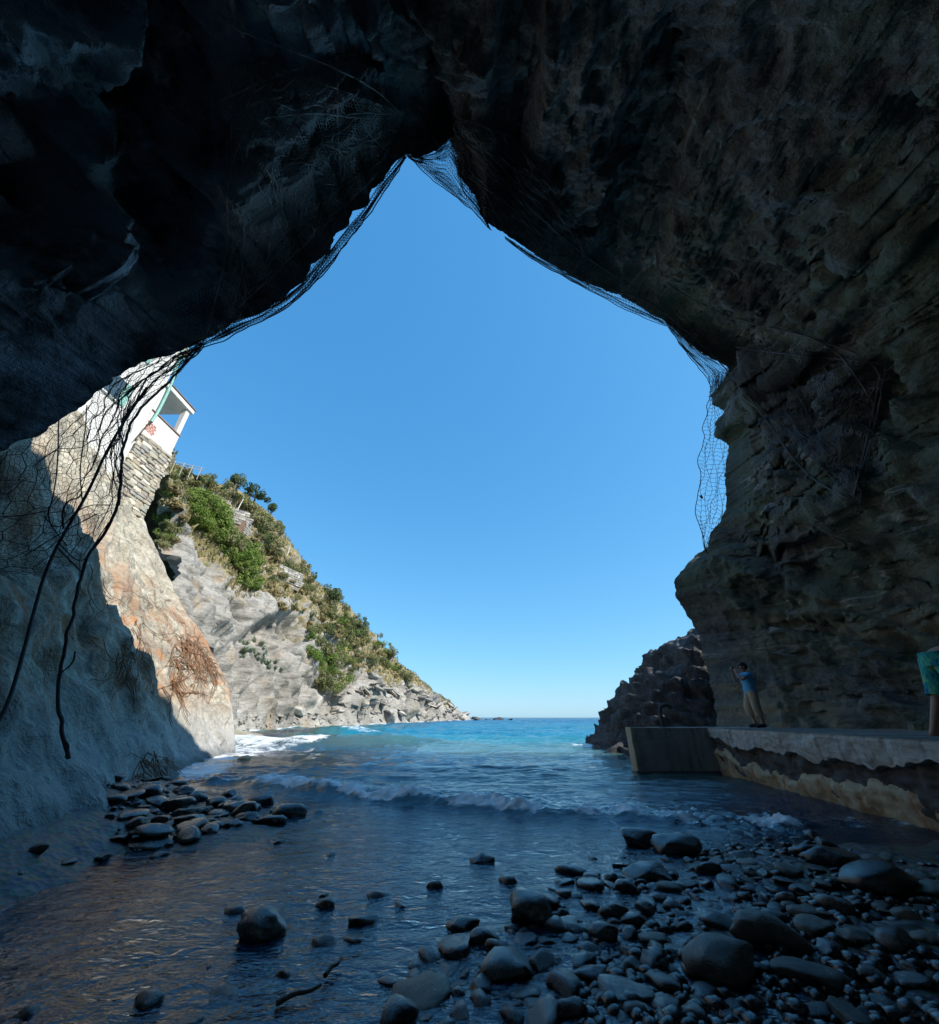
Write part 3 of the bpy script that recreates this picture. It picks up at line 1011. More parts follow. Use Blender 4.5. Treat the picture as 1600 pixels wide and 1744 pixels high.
# ------------------------------------------------------------------ headland across the bay
RIDGE = np.array([P(255, 740, 30), P(300, 790, 42), P(398, 832, 58), P(468, 880, 76), P(520, 972, 96), P(600, 1056, 128), P(700, 1156, 168), P(795, 1219, 214)])
MID = np.array([P(290, 930, 27), P(345, 1010, 39.5), P(445, 1040, 54.5), P(535, 1060, 73), P(590, 1105, 91), P(665, 1145, 127), P(738, 1192, 167), P(800, 1223, 217)])
ns_, nt_ = 600, 260
ss = np.linspace(0, 1, ns_)
kk = np.linspace(0, 1, len(FOOT))
from_pts = lambda A: np.stack([np.interp(ss, kk, A[:, j]) for j in range(3)], 1)


def smooth1(a, w=31):
    ker = np.hanning(w + 2)[1:-1]
    ker /= ker.sum()
    pad = np.concatenate([np.repeat(a[:1], w // 2, 0), a, np.repeat(a[-1:], w // 2, 0)])
    return np.stack([np.convolve(pad[:, j], ker, 'valid') for j in range(a.shape[1])], 1)


F_, R_, M_ = smooth1(from_pts(FOOT)), smooth1(from_pts(RIDGE), 15), smooth1(from_pts(MID), 25)
rows, vegs = [], []
steep = np.interp(ss, [0, 0.2, 0.45, 0.7, 1], [0.30, 0.26, 0.12, 0.02, 0.0])
for t in np.linspace(-0.06, 1.0, nt_ - 26):
    tc = max(t, 0)
    pos = F_ * (2 * (tc - 0.5) * (tc - 1)) + M_ * (4 * tc * (1 - tc)) + R_ * (2 * tc * (tc - 0.5))
    pos[:, 2] += min(t, 0) * 30
    rows.append(pos)
    vegs.append(np.full(ns_, tc))
for t in np.linspace(0, 1, 27)[1:]:
    pos = R_ + np.stack([np.full(ns_, -35.0 * t), np.full(ns_, 12.0 * t), -26.0 * t ** 1.5 * np.ones(ns_)], 1)
    rows.append(pos)
    vegs.append(np.full(ns_, 1.0))
H = np.array(rows)
TV = np.array(vegs)
hn = grid_normals(H)
hn = hn * np.sign(hn[..., 2:3])
up_mask = sstep(0.02, 0.12, TV) * (0.25 + 0.75 * sstep(1.0, 0.93, TV)) * np.interp(ss, [0, 0.85, 1], [1, 1, 0.25])[None]
bed3 = np.array([0.45, 0.35, 0.82])
s3 = (H @ bed3) * 0.32 + 0.8 * fbm(H * 0.06, 3)
saw3 = (s3 * 1.3) % 1.0
led3 = np.where(saw3 < 0.8, saw3 / 0.8, (1 - saw3) / 0.2)
hd = 2.1 * fbm(H * 0.055, 4) + 0.9 * (led3 - 0.5) + 3.0 * rough_block(H + 1.6 * fbm(H * 0.2, 2)[..., None], 0.13) + 1.5 * rough_block(H * np.array([1, 1, 0.6]) + 0.5 * fbm(H * 0.6, 2)[..., None], 0.38) + 0.5 * ridged(H * 0.5, 4) + 0.35 * rough_block(H * np.array([1, 1, 0.5]) + 0.3 * fbm(H * 1.2, 2)[..., None], 0.9)
Hd = H + hn * (hd * up_mask)[..., None]
# overhanging hollow in the cliff
hx, hy = to_px(H)
hol = sstep(1.15, 0.6, np.sqrt(((hx - 470) / 52) ** 2 + ((hy - 1082) / 30) ** 2))
Hd = Hd - hn * (3.2 * hol)[..., None]
veg = np.interp(ss, [0, 0.1, 0.2, 0.33, 0.5, 0.7, 0.9, 1], [0.60, 0.58, 0.55, 0.52, 0.42, 0.32, 0.5, 1.2])[None] + 0 * TV
vmask = sstep(-0.16, 0.16, TV - veg + 0.10 * fbm(H * 0.09, 3)) * sstep(0.15, 0.45, np.abs(grid_normals(Hd)[..., 2]) + 0.15)
me = raw_mesh('headland', Hd.reshape(-1, 3), grid_faces(*H.shape[:2]))
add_attr(me, 'veg', vmask)
headland = link('headland', me, MAT['headland'])
headland['kind'] = 'structure'
head_bvh = bvh_of(me)

# ------------------------------------------------------------------ right-hand outcrop beyond the jetty
ox = np.linspace(4.4, 17, 300)
oy = np.linspace(14.6, 26, 240)
OX, OY = np.meshgrid(ox, oy)
prof = np.interp(OX + 0.35 * fbm(np.stack([OX * 0.4, OY * 0.4, OX * 0], -1), 3), [5.2, 5.7, 6.4, 7.0, 7.6, 8.1, 8.9, 9.15, 10.6, 12, 17], [-1.2, -0.1, 0.9, 1.75, 2.55, 3.3, 3.7, 4.75, 5.1, 6, 9])
yf = sstep(14.9, 17.4, OY + 0.5 * fbm(np.stack([OX, OY, OX * 0], -1) * 0.5, 3) + (OX - 6) * 0.10) * sstep(26, 21.5, OY + (OX - 6) * 0.1)
OZ = -1.3 + (prof * 0.86 + 1.3) * yf
po = np.stack([OX, OY, OZ], -1)
pb = po @ np.array([0.5, 0.2, 0.85])
sw = (pb * 1.5 + 0.5 * fbm(po * 0.5, 3)) % 1.0
po_n = grid_normals(po)
po_n *= np.sign(po_n[..., 2:3])
do = 0.42 * (np.where(sw < 0.8, sw / 0.8, (1 - sw) / 0.2) - 0.5) + 0.45 * rough_block(po * np.array([1, 1, 1.6]) + 0.3 * fbm(po * 1.0, 2)[..., None], 0.6) + 0.12 * rough_block(po * np.array([1, 1, 2.2]) + 0.15 * fbm(po * 2.0, 2)[..., None], 1.7) + 0.12 * fbm(po * 1.4, 4) + 0.08 * ridged(po * np.array([1.2, 1.2, 3.5]), 4)
po = po + po_n * (do * sstep(0.02, 0.15, yf))[..., None]
me = raw_mesh('outcrop', po.reshape(-1, 3), grid_faces(*OX.shape))
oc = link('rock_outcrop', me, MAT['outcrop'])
oc['kind'] = 'structure'

# ------------------------------------------------------------------ stone and boulder shapes
def stone_mesh(name, seed, flat=0.6, cuts=3, noise=0.12, sub=3, cutd=(0.62, 0.85)):
    r = np.random.default_rng(seed)
    bm = bmesh.new()
    bmesh.ops.create_icosphere(bm, subdivisions=sub, radius=1.0)
    V = np.array([v.co[:] for v in bm.verts])
    F = np.array([[v.index for v in f.verts] for f in bm.faces])
    bm.free()
    sq = r.uniform(0.7, 0.95)
    V = np.sign(V) * np.abs(V) ** sq
    for _ in range(cuts):
        n = r.normal(size=3)
        n /= np.linalg.norm(n)
        dd_ = r.uniform(*cutd)
        ex = V @ n - dd_
        V = V - np.maximum(ex, 0)[:, None] * n * 0.92
    V = V * (1 + noise * fbm(V * 1.3 + seed * 3.7, 3)[:, None] + noise * 0.25 * fbm(V * 5 + seed, 2)[:, None])
    V = V * np.array([1.0, r.uniform(0.62, 0.9), flat * r.uniform(0.85, 1.15)])
    V /= max(np.ptp(V[:, 0]), np.ptp(V[:, 1]))      # longest horizontal side is 1
    return raw_mesh(name, V, F, True)


def with_mat(me, m):
    me = me.copy()
    me.materials.clear()
    me.materials.append(m)
    return me


cob = [stone_mesh('cobble', 100 + i, flat=rnd.choice([0.38, 0.48, 0.6]), cuts=rnd.choice([3, 4, 6]), noise=0.2, cutd=(0.5, 0.85)) for i in range(10)]
ang = [stone_mesh('block', 300 + i, flat=rnd.choice([0.5, 0.6, 0.7]), cuts=8, noise=0.17, cutd=(0.5, 0.8)) for i in range(10)]
COB_W = [with_mat(m, MAT['wet_stone']) for m in cob]
COB_D = [with_mat(m, MAT['dry_stone']) for m in cob]
ANG_W = [with_mat(m, MAT['wet_stone']) for m in ang]
ANG_B = [with_mat(m, MAT['boulder']) for m in ang]
SLAB_B = [with_mat(stone_mesh('slab', 360 + i, flat=rnd.choice([0.3, 0.42, 0.55]), cuts=14, noise=0.10, cutd=(0.34, 0.7)), MAT['boulder']) for i in range(10)]
ANG_O = [with_mat(m, MAT['outcrop']) for m in ang]
COB_Y = [with_mat(m, MAT['yellow_rock']) for m in cob]


def put_stone(name, me, p, size, rz, tilt, label, cat, group=None, squash=1.0, sink=0.3):
    o = bpy.data.objects.new(name, me)
    scene.collection.objects.link(o)
    zs = np.array([v.co.z for v in (me.vertices[0], me.vertices[-1])])
    o.scale = (size, size, size * squash)
    o.rotation_euler = (tilt[0], tilt[1], rz)
    squash *= 0.72
    o.scale = (size, size, size * squash)
    hh = HALF[me.name] * size * squash
    o.location = (p[0], p[1], p[2] + hh * (1 - 2 * sink))
    tag(o, label, cat, group)
    return o


HALF = {}
for lst in (COB_W, COB_D, ANG_W, ANG_B, ANG_O, COB_Y, SLAB_B):
    for m_ in lst:
        HALF[m_.name] = max(abs(v.co.z) for v in m_.vertices)


def gz(x, y):
    return float(ground_h(np.array(x), np.array(y)))


# ------------------------------------------------------------------ jetty
EDGE_J = np.array([[6.55, 12.0], [6.3, 10.0], [6.1, 7.7], [5.62, 5.4], [5.25, 3.4], [5.0, 1.2], [4.9, -2.5]])
EJ = smooth_path(EDGE_J, 300, 2)
TOP = 1.05
jetty = thing('jetty', 'concrete landing jetty running along the right cave wall out to the water', 'jetty', (0, 0, 0))


def front_sheet(name, z_of, depth_of, mat, nz=40):
    rows = []
    tang = np.gradient(EJ, axis=0)
    tang /= np.linalg.norm(tang, axis=1)[:, None]
    out = np.stack([tang[:, 1], -tang[:, 0]], 1)
    out *= np.sign((out * np.array([-1, 0])).sum(1))[:, None]        # towards the water
    for t in np.linspace(0, 1, nz):
        zz = z_of(t)
        p_ = np.stack([EJ[:, 0], EJ[:, 1], zz], 1)
        off_ = depth_of(t, p_)
        p_[:, :2] += out * off_[:, None]
        rows.append(p_)
    G_ = np.array(rows)
    return link(name, raw_mesh(name, G_.reshape(-1, 3), grid_faces(nz, len(EJ))), mat, jetty)


ejp = np.stack([EJ[:, 0], EJ[:, 1], EJ[:, 0] * 0], 1)
low1 = 0.64 + 0.22 * fbm(ejp * 0.8, 4) + 0.05 * fbm(ejp * 5, 2) + 0.06 * sstep(8, 12, EJ[:, 1])
low2 = 0.34 + 0.30 * fbm(ejp * 0.7 + 8, 4) + 0.04 * fbm(ejp * 4, 2)


def wall_z(t):
    if t < 0.12:
        return np.full(len(EJ), TOP)
    return TOP - 0.03 - (TOP - 0.03 - low1) * (t - 0.12) / 0.88


def wall_d(t, p_):
    if t < 0.06:
        return np.full(len(EJ), -5.2)
    if t < 0.12:
        return np.full(len(EJ), -0.04) + 0.01 * fbm(p_ * 3, 3)
    e_ = 0.04 * fbm(p_ * 2.2, 4) + 0.018 * fbm(p_ * 9, 3) - 0.05 * np.maximum(rough_block(p_, 3.0), 0)
    if t > 0.93:
        return e_ - (t - 0.93) / 0.07 * 0.2
    return e_


front_sheet('walkway', wall_z, wall_d, MAT['concrete'], 44)
front_sheet('rubble_course', lambda t: (low1 + 0.06) * (1 - t) + (low2 - 0.25) * t,
            lambda t, p_: -0.09 + 0.10 * fbm(p_ * 3.2, 4) + 0.06 * rough_block(p_, 5.0), MAT['rubble'], 40)
front_sheet('footing', lambda t: low2 * (1 - t) - 0.45 * t,
            lambda t, p_: 0.10 * sstep(0, 0.12, np.array(t)) - 0.09 - 0.18 * t + 0.09 * fbm(p_ * 1.8, 4) + 0.03 * fbm(p_ * 8, 3), MAT['footing'], 40)
# thin end wall across the water end, with board marks
wall_e = box('end_wall', (4.45, 12.0, -0.6), (6.75, 12.36, TOP + 0.004), MAT['board_concrete'], jetty, 0.015)
box('end_face', (4.43, 11.985, 0.02), (4.50, 12.38, TOP + 0.008), MAT['skylit_end'], jetty, 0.01)
for i, zc in enumerate((0.16, 0.33, 0.5, 0.67, 0.84)):
    box('form_ridge', (4.55, 11.99, zc - 0.006), (6.6, 12.01, zc + 0.006), MAT['board_concrete'], jetty)
box('end_deck', (5.5, 12.37, 0.7), (9.6, 13.6, TOP - 0.012), MAT['concrete'], jetty, 0.01)
box('plinth', (4.35, 11.9, -0.6), (6.8, 12.0, 0.06), MAT['rubble'], jetty, 0.02)

post = thing('mooring_pipe', 'short bent metal pipe standing on the water end of the jetty', 'pipe', (5.62, 12.6, TOP - 0.012))
pth = smooth_path([(0, 0, 0), (0, 0, 0.42), (0.03, 0, 0.52), (0.16, 0.05, 0.58), (0.34, 0.1, 0.58), (0.4, 0.12, 0.5)], 40, 2)
V, F = tube(pth, 0.05, 10)
link('pipe', raw_mesh('pipe', V, F), MAT['rubble'], post)
V, F = tube([(0, 0, -0.0), (0, 0, 0.03)], 0.11, 14)
F = np.concatenate([F, [[14 + i, 14 + (i + 1) % 14, 14 + (i + 2) % 14, 14 + (i + 3) % 14] for i in (0, 3, 6, 9)]])
link('flange', raw_mesh('flange', V, F, False), MAT['rubble'], post)

# ------------------------------------------------------------------ people
def loft(rings, sides=18, cap=True):
    """rings: (centre, rx, ry) ellipses in the horizontal plane"""
    a = np.linspace(0, 2 * math.pi, sides, endpoint=False)
    V = np.array([[c[0] + rx * math.cos(t), c[1] + ry * math.sin(t), c[2] + (dz[0] * math.cos(t) if (dz := (r[3] if len(r) > 3 else (0,))) else 0)]
                  for r in rings for c, rx, ry in [r[:3]] for t in a])
    F = grid_faces(len(rings), sides, wrap=True)
    return V, F


def skin_body(name, joints, bones, parent, mat, levels=2):
    names = list(joints)
    V = [joints[n][0] for n in names]
    E = [(names.index(a), names.index(b)) for a, b in bones]
    me = bpy.data.meshes.new(name)
    me.from_pydata(V, E, [])
    o = bpy.data.objects.new(name, me)
    scene.collection.objects.link(o)
    sk = o.modifiers.new('skin', 'SKIN')
    sk.use_smooth_shade = True
    lay = me.skin_vertices[0].data
    for i, n in enumerate(names):
        r = joints[n][1]
        lay[i].radius = r if isinstance(r, tuple) else (r, r)
        lay[i].use_root = (n == 'pelvis')
    sb_ = o.modifiers.new('sub', 'SUBSURF')
    sb_.levels = levels
    sb_.render_levels = levels
    dg = bpy.context.evaluated_depsgraph_get()
    dg.update()
    m2 = bpy.data.meshes.new_from_object(o.evaluated_get(dg))
    m2.name = name
    bpy.data.objects.remove(o)
    for p in m2.polygons:
        p.use_smooth = True
    m2.materials.clear()
    return link(name, m2, mat, parent)


def make_person(label, loc, rz, shirt, shorts, pose, shoes=True, short_len=0.45, top=True):
    t = thing('person', label, 'person', loc)
    t.rotation_euler = (0, 0, rz)
    J = dict(pose['joints'])
    B = [('pelvis', 'waist'), ('waist', 'chest'), ('chest', 'neck'), ('neck', 'head_low'), ('head_low', 'head_mid'), ('head_mid', 'head_top'), ('head_mid', 'nose')]
    for s in ('l', 'r'):
        B += [('chest', s + 'sh'), (s + 'sh', s + 'el'), (s + 'el', s + 'wr'), (s + 'wr', s + 'palm'),
              ('pelvis', s + 'hip'), (s + 'hip', s + 'kn'), (s + 'kn', s + 'an'), (s + 'an', s + 'heel'), (s + 'an', s + 'toe')]
        pw, el = np.array(J[s + 'palm'][0]), np.array(J[s + 'wr'][0])
        dr = pw - el
        dr /= np.linalg.norm(dr) + 1e-9
        side = np.cross(dr, [0, 0, 1.0])
        side /= np.linalg.norm(side) + 1e-9
        bend = np.array(pose.get('curl', (0.0, 0.0, 0.03)))
        for q, (k, ln) in enumerate(((-0.030, 0.055), (-0.010, 0.068), (0.010, 0.065), (0.030, 0.05))):
            a = pw + dr * 0.045 + side * k
            b = a + dr * ln * 0.55 + bend * 0.3
            c = b + dr * ln * 0.45 + bend * 0.7
            J[f'{s}f{q}a'] = (tuple(a), 0.011)
            J[f'{s}f{q}b'] = (tuple(b), 0.009)
            J[f'{s}f{q}c'] = (tuple(c), 0.008)
            B += [(s + 'palm', f'{s}f{q}a'), (f'{s}f{q}a', f'{s}f{q}b'), (f'{s}f{q}b', f'{s}f{q}c')]
        a = pw - dr * 0.01 + side * 0.045
        b = a + dr * 0.04 + side * 0.02 + bend * 0.3
        J[s + 'ta'], J[s + 'tb'] = (tuple(a), 0.012), (tuple(b), 0.010)
        B += [(s + 'palm', s + 'ta'), (s + 'ta', s + 'tb')]
    body = skin_body('body', J, B, t, MAT['skin'])
    hd_ = np.array(J['head_mid'][0])
    # hair: cap over the back and top of the skull
    bm = bmesh.new()
    bmesh.ops.create_uvsphere(bm, u_segments=24, v_segments=16, radius=1.0)
    V = np.array([v.co[:] for v in bm.verts])
    Fh = [[v.index for v in f.verts] for f in bm.faces]
    bm.free()
    V = V * np.array([0.112, 0.094, 0.118]) * (1 + 0.08 * fbm(V * 3 + 2, 3)[:, None])
    V = V + hd_ + np.array([-0.022, 0, 0.042])
    front_ = (V[:, 0] - hd_[0] > 0.035) & (V[:, 2] - hd_[2] < 0.06)
    V[front_, 0] = hd_[0] + 0.03
    V[:, 2] = np.maximum(V[:, 2], hd_[2] - 0.06)
    me_ = bpy.data.meshes.new('hair')
    me_.from_pydata(V.tolist(), [], Fh)
    for p in me_.polygons:
        p.use_smooth = True
    link('hair', me_, MAT['hair'], t)
    for s in (-1, 1):
        V, F = tube([hd_ + (-0.01, s * 0.082, -0.03), hd_ + (-0.008, s * 0.096, 0.0), hd_ + (-0.012, s * 0.084, 0.028)], [0.012, 0.016, 0.012], 8)
        link('ear', raw_mesh('ear', V, F), MAT['skin'], t)
    for s in (-1, 1):
        V, F = tube([hd_ + (0.083, s * 0.045, 0.012), hd_ + (0.095, s * 0.032, 0.013), hd_ + (0.088, s * 0.02, 0.012)], [0.006, 0.009, 0.006], 8)
        link('eye', raw_mesh('eye', V, F), MAT['hair'], t)
    V, F = tube([hd_ + (0.082, -0.025, -0.055), hd_ + (0.092, 0, -0.056), hd_ + (0.082, 0.025, -0.055)], [0.004, 0.007, 0.004], 8)
    link('mouth', raw_mesh('mouth', V, F), MAT['terracotta'], t)
    pel, wai, che, nek = (np.array(J[k][0]) for k in ('pelvis', 'waist', 'chest', 'neck'))
    if top:
        rr = [(pel + (0, 0, -0.06), 0.142, 0.188), (pel + (0, 0, 0.06), 0.138, 0.182), (wai, 0.130, 0.168), ((wai + che) / 2, 0.140, 0.180),
              (che + (0, 0, 0.0), 0.145, 0.192), (che + (0, 0, 0.09), 0.128, 0.178), (che + (0, 0, 0.145), 0.10, 0.135), (nek + (0, 0, -0.035), 0.075, 0.085)]
        V, F = loft(rr, 26)
        V = V + (0.010 * fbm(V * np.array([7, 7, 3.0]), 3))[:, None] * np.array([1, 1, 0])
        tp = link('shirt', raw_mesh('shirt', V, F), shirt, t)
        for s in ('l', 'r'):
            a, b = np.array(J[s + 'sh'][0]), np.array(J[s + 'el'][0])
            pth_ = [a + (che - a) * 0.35, a, a + (b - a) * 0.25, a + (b - a) * 0.45]
            V, F = tube(pth_, [0.088, 0.078, 0.071, 0.072], 12)
            link('sleeve', raw_mesh('sleeve', V, F), shirt, tp)
    rr = [(pel + (0, 0, 0.085), 0.124, 0.162), (pel + (0, 0, 0.0), 0.138, 0.182), (pel + (0, 0, -0.09), 0.138, 0.19)]
    V, F = loft(rr, 24)
    sh_ = link('shorts', raw_mesh('shorts', V, F), shorts, t)
    for s in ('l', 'r'):
        a, b, c = (np.array(J[s + k][0]) for k in ('hip', 'kn', 'an'))
        full_ = [a + (0, 0, 0.06), a + (b - a) * 0.25, a + (b - a) * 0.6, b]
        rad = [0.105, 0.112, 0.104, 0.098]
        if short_len > 0.5:
            full_ += [b + (c - b) * 0.25, b + (c - b) * 0.45]
            rad += [0.094, 0.09]
        q_ = resample(np.column_stack([full_, rad]), 16)
        q_[:, :3] += 0.006 * fbm(q_[:, :3] * 9, 2)[:, None]
        V, F = tube(q_[:, :3], q_[:, 3], 16)
        V = V + (0.008 * fbm(V * np.array([10, 10, 4.0]), 3))[:, None] * np.array([1, 1, 0])
        link('trouser_leg' if short_len > 0.5 else 'shorts_leg', raw_mesh('leg', V, F), shorts, sh_)
        if shoes:
            an, he, to = (np.array(J[s + k][0]) for k in ('an', 'heel', 'toe'))
            pth_ = resample(np.array([he + (-0.02, 0, 0.02), he + (0.03, 0, 0.03), (he + to) / 2 + (0, 0, 0.035), to + (0, 0, 0.018), to + (0.035, 0, 0.012)]), 9)
            V, F = tube(pth_, [0.03, 0.047, 0.052, 0.052, 0.05, 0.048, 0.046, 0.04, 0.02], 12)
            V[:, 2] = np.maximum(V[:, 2], 0.0)
            link('shoe', raw_mesh('shoe', V, F), MAT['shoe'], t)
    return t


def base_pose(lean=0.0):
    """standing, facing local +X"""
    J = {'pelvis': ((0, 0, 0.95), (0.125, 0.15)), 'waist': ((-0.01, 0, 1.10), (0.105, 0.135)), 'chest': ((-0.02, 0, 1.32), (0.115, 0.15)),
         'neck': ((-0.015, 0, 1.475), 0.055), 'head_low': ((0.012, 0, 1.545), (0.062, 0.06)), 'head_mid': ((0.012, 0, 1.615), (0.088, 0.076)),
         'head_top': ((0.0, 0, 1.69), (0.068, 0.06)), 'nose': ((0.108, 0, 1.605), 0.012)}
    for s, y in (('l', 1), ('r', -1)):
        J[s + 'hip'] = ((0, 0.09 * y, 0.9), 0.09)
        J[s + 'kn'] = ((0.02, 0.1 * y, 0.5), 0.056)
        J[s + 'an'] = ((-0.02, 0.1 * y, 0.085), 0.036)
        J[s + 'heel'] = ((-0.05, 0.1 * y, 0.032), 0.030)
        J[s + 'toe'] = ((0.13, 0.115 * y, 0.024), (0.024, 0.038))
        J[s + 'sh'] = ((-0.02, 0.175 * y, 1.40), 0.058)
        J[s + 'el'] = ((-0.04, 0.24 * y, 1.12), 0.040)
        J[s + 'wr'] = ((0.06, 0.25 * y, 0.88), 0.028)
        J[s + 'palm'] = ((0.085, 0.25 * y, 0.80), (0.018, 0.036))
    return J


J1 = base_pose()
for s, y in (('l', 1), ('r', -1)):                # both hands bring a camera up to the face
    J1[s + 'sh'] = ((0.02, 0.17 * y, 1.40), 0.058)
    J1[s + 'el'] = ((0.20, 0.22 * y, 1.24), 0.040)
    J1[s + 'wr'] = ((0.24, 0.12 * y, 1.47), 0.028)
    J1[s + 'palm'] = ((0.235, 0.075 * y, 1.545), (0.020, 0.034))
J1['rkn'] = ((0.13, -0.1, 0.52), 0.056)
J1['ran'] = ((0.06, -0.1, 0.085), 0.036)
J1['rheel'] = ((0.03, -0.1, 0.032), 0.030)
J1['rtoe'] = ((0.20, -0.12, 0.024), (0.024, 0.038))
pp1 = P(1298, 1239, 11.9)
person1 = make_person('person in blue top and beige cropped trousers raising a camera on the jetty', (pp1[0], pp1[1], TOP - 0.002), R(168), MAT['shirt'], MAT['shorts'], {'joints': J1, 'curl': (0.0, 0, 0.02)}, short_len=0.8)
person1.scale = (1.1, 1.1, 0.95)
camr = thing('camera', 'small dark camera held up to the face of the person in blue', 'camera', (0, 0, 0))
mrot = Matrix.Rotation(R(168), 4, 'Z')
cpos = mrot @ (Vector((0.245 * 1.1, 0, 1.60 * 0.95))) + person1.location
camr.location = cpos
camr.rotation_euler = (0, 0, R(168))
box('body', (-0.02, -0.065, -0.04), (0.03, 0.065, 0.04), MAT['black_plastic'], camr, 0.006)
V, F = tube([(0.03, 0, 0), (0.075, 0, 0)], 0.032, 14)
F = np.concatenate([F, [[14 + i, 14 + (i + 1) % 14, 14 + (i + 2) % 14, 14 + (i + 3) % 14] for i in (0, 3, 6, 9)]])
link('lens', raw_mesh('lens', V, F, False), MAT['silver'], camr)

J2 = base_pose()
for n_, v_ in {'waist': (0.13, 0, 1.02), 'chest': (0.36, 0, 1.06), 'neck': (0.51, 0, 1.09), 'head_low': (0.585, 0, 1.10), 'head_mid': (0.65, 0, 1.10), 'head_top': (0.715, 0, 1.09), 'nose': (0.66, 0, 1.0)}.items():
    J2[n_] = (v_, J2[n_][1])
for s, y in (('l', 1), ('r', -1)):                # stooping, both arms reaching down
    J2[s + 'sh'] = ((0.44, 0.17 * y, 1.06), 0.058)
    J2[s + 'el'] = ((0.50, 0.2 * y, 0.78), 0.040)
    J2[s + 'wr'] = ((0.58, 0.17 * y, 0.54), 0.028)
    J2[s + 'palm'] = ((0.6, 0.16 * y, 0.46), (0.018, 0.036))
J2['lkn'] = ((-0.13, 0.1, 0.5), 0.056)
J2['lan'] = ((-0.38, 0.1, 0.10), 0.036)
J2['lheel'] = ((-0.43, 0.1, 0.045), 0.030)
J2['ltoe'] = ((-0.25, 0.115, 0.024), (0.024, 0.038))
pp2 = P(1672, 1264, 5.45)
person2 = make_person('barefoot person in turquoise patterned swim shorts stooping at the right end of the jetty', (pp2[0], pp2[1], TOP - 0.002), R(-8), MAT['shirt'], MAT['swim'], {'joints': J2}, shoes=False, short_len=0.45, top=False)

# ------------------------------------------------------------------ house on the left cliff
HX = -21.0
house = thing('house', 'white plastered house with a roofed terrace above the left cliff', 'house', (HX - 3, 16, 14))


def hbox(name, lo, hi, mat, parent=None, bev=0.02):
    lo = np.array(lo, float) - np.array(house.location)
    hi = np.array(hi, float) - np.array(house.location)
    return box(name, lo, hi, mat, parent or house, bev)


hbox('wall', (HX - 7, 9.0, 11.0), (HX, 18.7, 27.5), MAT['white_plaster'])
hbox('cornice', (HX - 7.2, 8.9, 27.5), (HX + 0.25, 18.9, 27.8), MAT['cream_plaster'])
hbox('terrace_floor', (HX - 3.0, 18.72, 17.35), (HX + 0.06, 21.42, 17.6), MAT['cream_plaster'])
hbox('parapet', (HX - 0.25, 18.72, 17.6), (HX, 21.38, 19.15), MAT['white_plaster'])
hbox('parapet', (HX - 3.0, 21.14, 17.6), (HX - 0.27, 21.38, 18.4), MAT['white_plaster'])
hbox('coping', (HX - 0.3, 18.72, 19.16), (HX + 0.07, 21.45, 19.26), MAT['terracotta'])
hbox('column', (HX - 0.34, 21.0, 19.27), (HX, 21.36, 21.4), MAT['white_plaster'])
hbox('column', (HX - 0.3, 18.74, 19.27), (HX - 0.02, 19.1, 21.4), MAT['white_plaster'])
hbox('column', (HX - 2.9, 21.0, 18.4), (HX - 2.6, 21.36, 21.4), MAT['white_plaster'])
hbox('window_frame', (HX - 1.5, 19.8, 19.27), (HX - 1.3, 20.0, 21.4), MAT['white_plaster'])
hbox('roof', (HX - 3.2, 18.72, 21.41), (HX + 0.12, 21.55, 21.75), MAT['cream_plaster'])
hbox('roof_edge', (HX - 3.25, 18.72, 21.76), (HX + 0.2, 21.62, 21.83), MAT['terracotta'])
# exposed bricks under the terrace corner
for i in range(5):
    for j in range(3):
        hbox('brick', (HX - 0.05, 18.78 + j * 0.26 + (i % 2) * 0.1, 17.62 + i * 0.16), (HX + 0.02, 19.0 + j * 0.26 + (i % 2) * 0.1, 17.75 + i * 0.16), MAT['brick_red'], bev=0.01)
# green drainpipe coming down the corner, and the awning frame above
dp = smooth_path([(HX + 0.12, 18.4, 26.5), (HX + 0.14, 18.6, 23.6), (HX + 0.12, 18.85, 22.3), (HX + 0.14, 18.95, 21.3), (HX + 0.14, 19.0, 19.4), (HX + 0.16, 18.9, 18.3)], 40, 1) - np.array(house.location)
V, F = tube(dp, 0.09, 8)
link('drainpipe', raw_mesh('drainpipe', V, F), MAT['green_metal'], house)
V, F = tube(np.array([(HX + 0.13, 18.85, 18.3), (HX + 0.15, 18.6, 17.0), (HX + 0.13, 18.5, 16.4)]) - np.array(house.location), 0.03, 6)
link('cable', raw_mesh('cable', V, F), MAT['wire'], house)
for yy, zz_ in ((18.72, 23.1), (18.8, 24.4), (18.72, 25.4)):
    br = smooth_path([(HX + 0.05, yy, zz_), (HX + 0.1, yy + 0.3, zz_ - 0.15), (HX - 0.3, yy + 0.6, zz_ - 0.5)], 12, 1) - np.array(house.location)
    V, F = tube(br, 0.06, 6)
    link('bracket', raw_mesh('bracket', V, F), MAT['green_metal'], house)
hbox('awning_box', (HX - 1.4, 18.72, 24.7), (HX + 0.05, 19.15, 25.5), MAT['terracotta'])
for (y0, z0) in ((15.6, 21.5), (12.6, 21.5), (15.6, 17.8)):
    w_ = hbox('window', (HX - 0.04, y0, z0), (HX + 0.03, y0 + 0.95, z0 + 1.5), MAT['glass'])
    for dy in (-0.5, 0.97):
        hbox('shutter', (HX + 0.005, y0 + dy, z0), (HX + 0.06, y0 + dy + 0.47, z0 + 1.5), MAT['green_metal'], bev=0.01)
    hbox('sill', (HX - 0.02, y0 - 0.1, z0 - 0.1), (HX + 0.12, y0 + 1.05, z0), MAT['cream_plaster'])

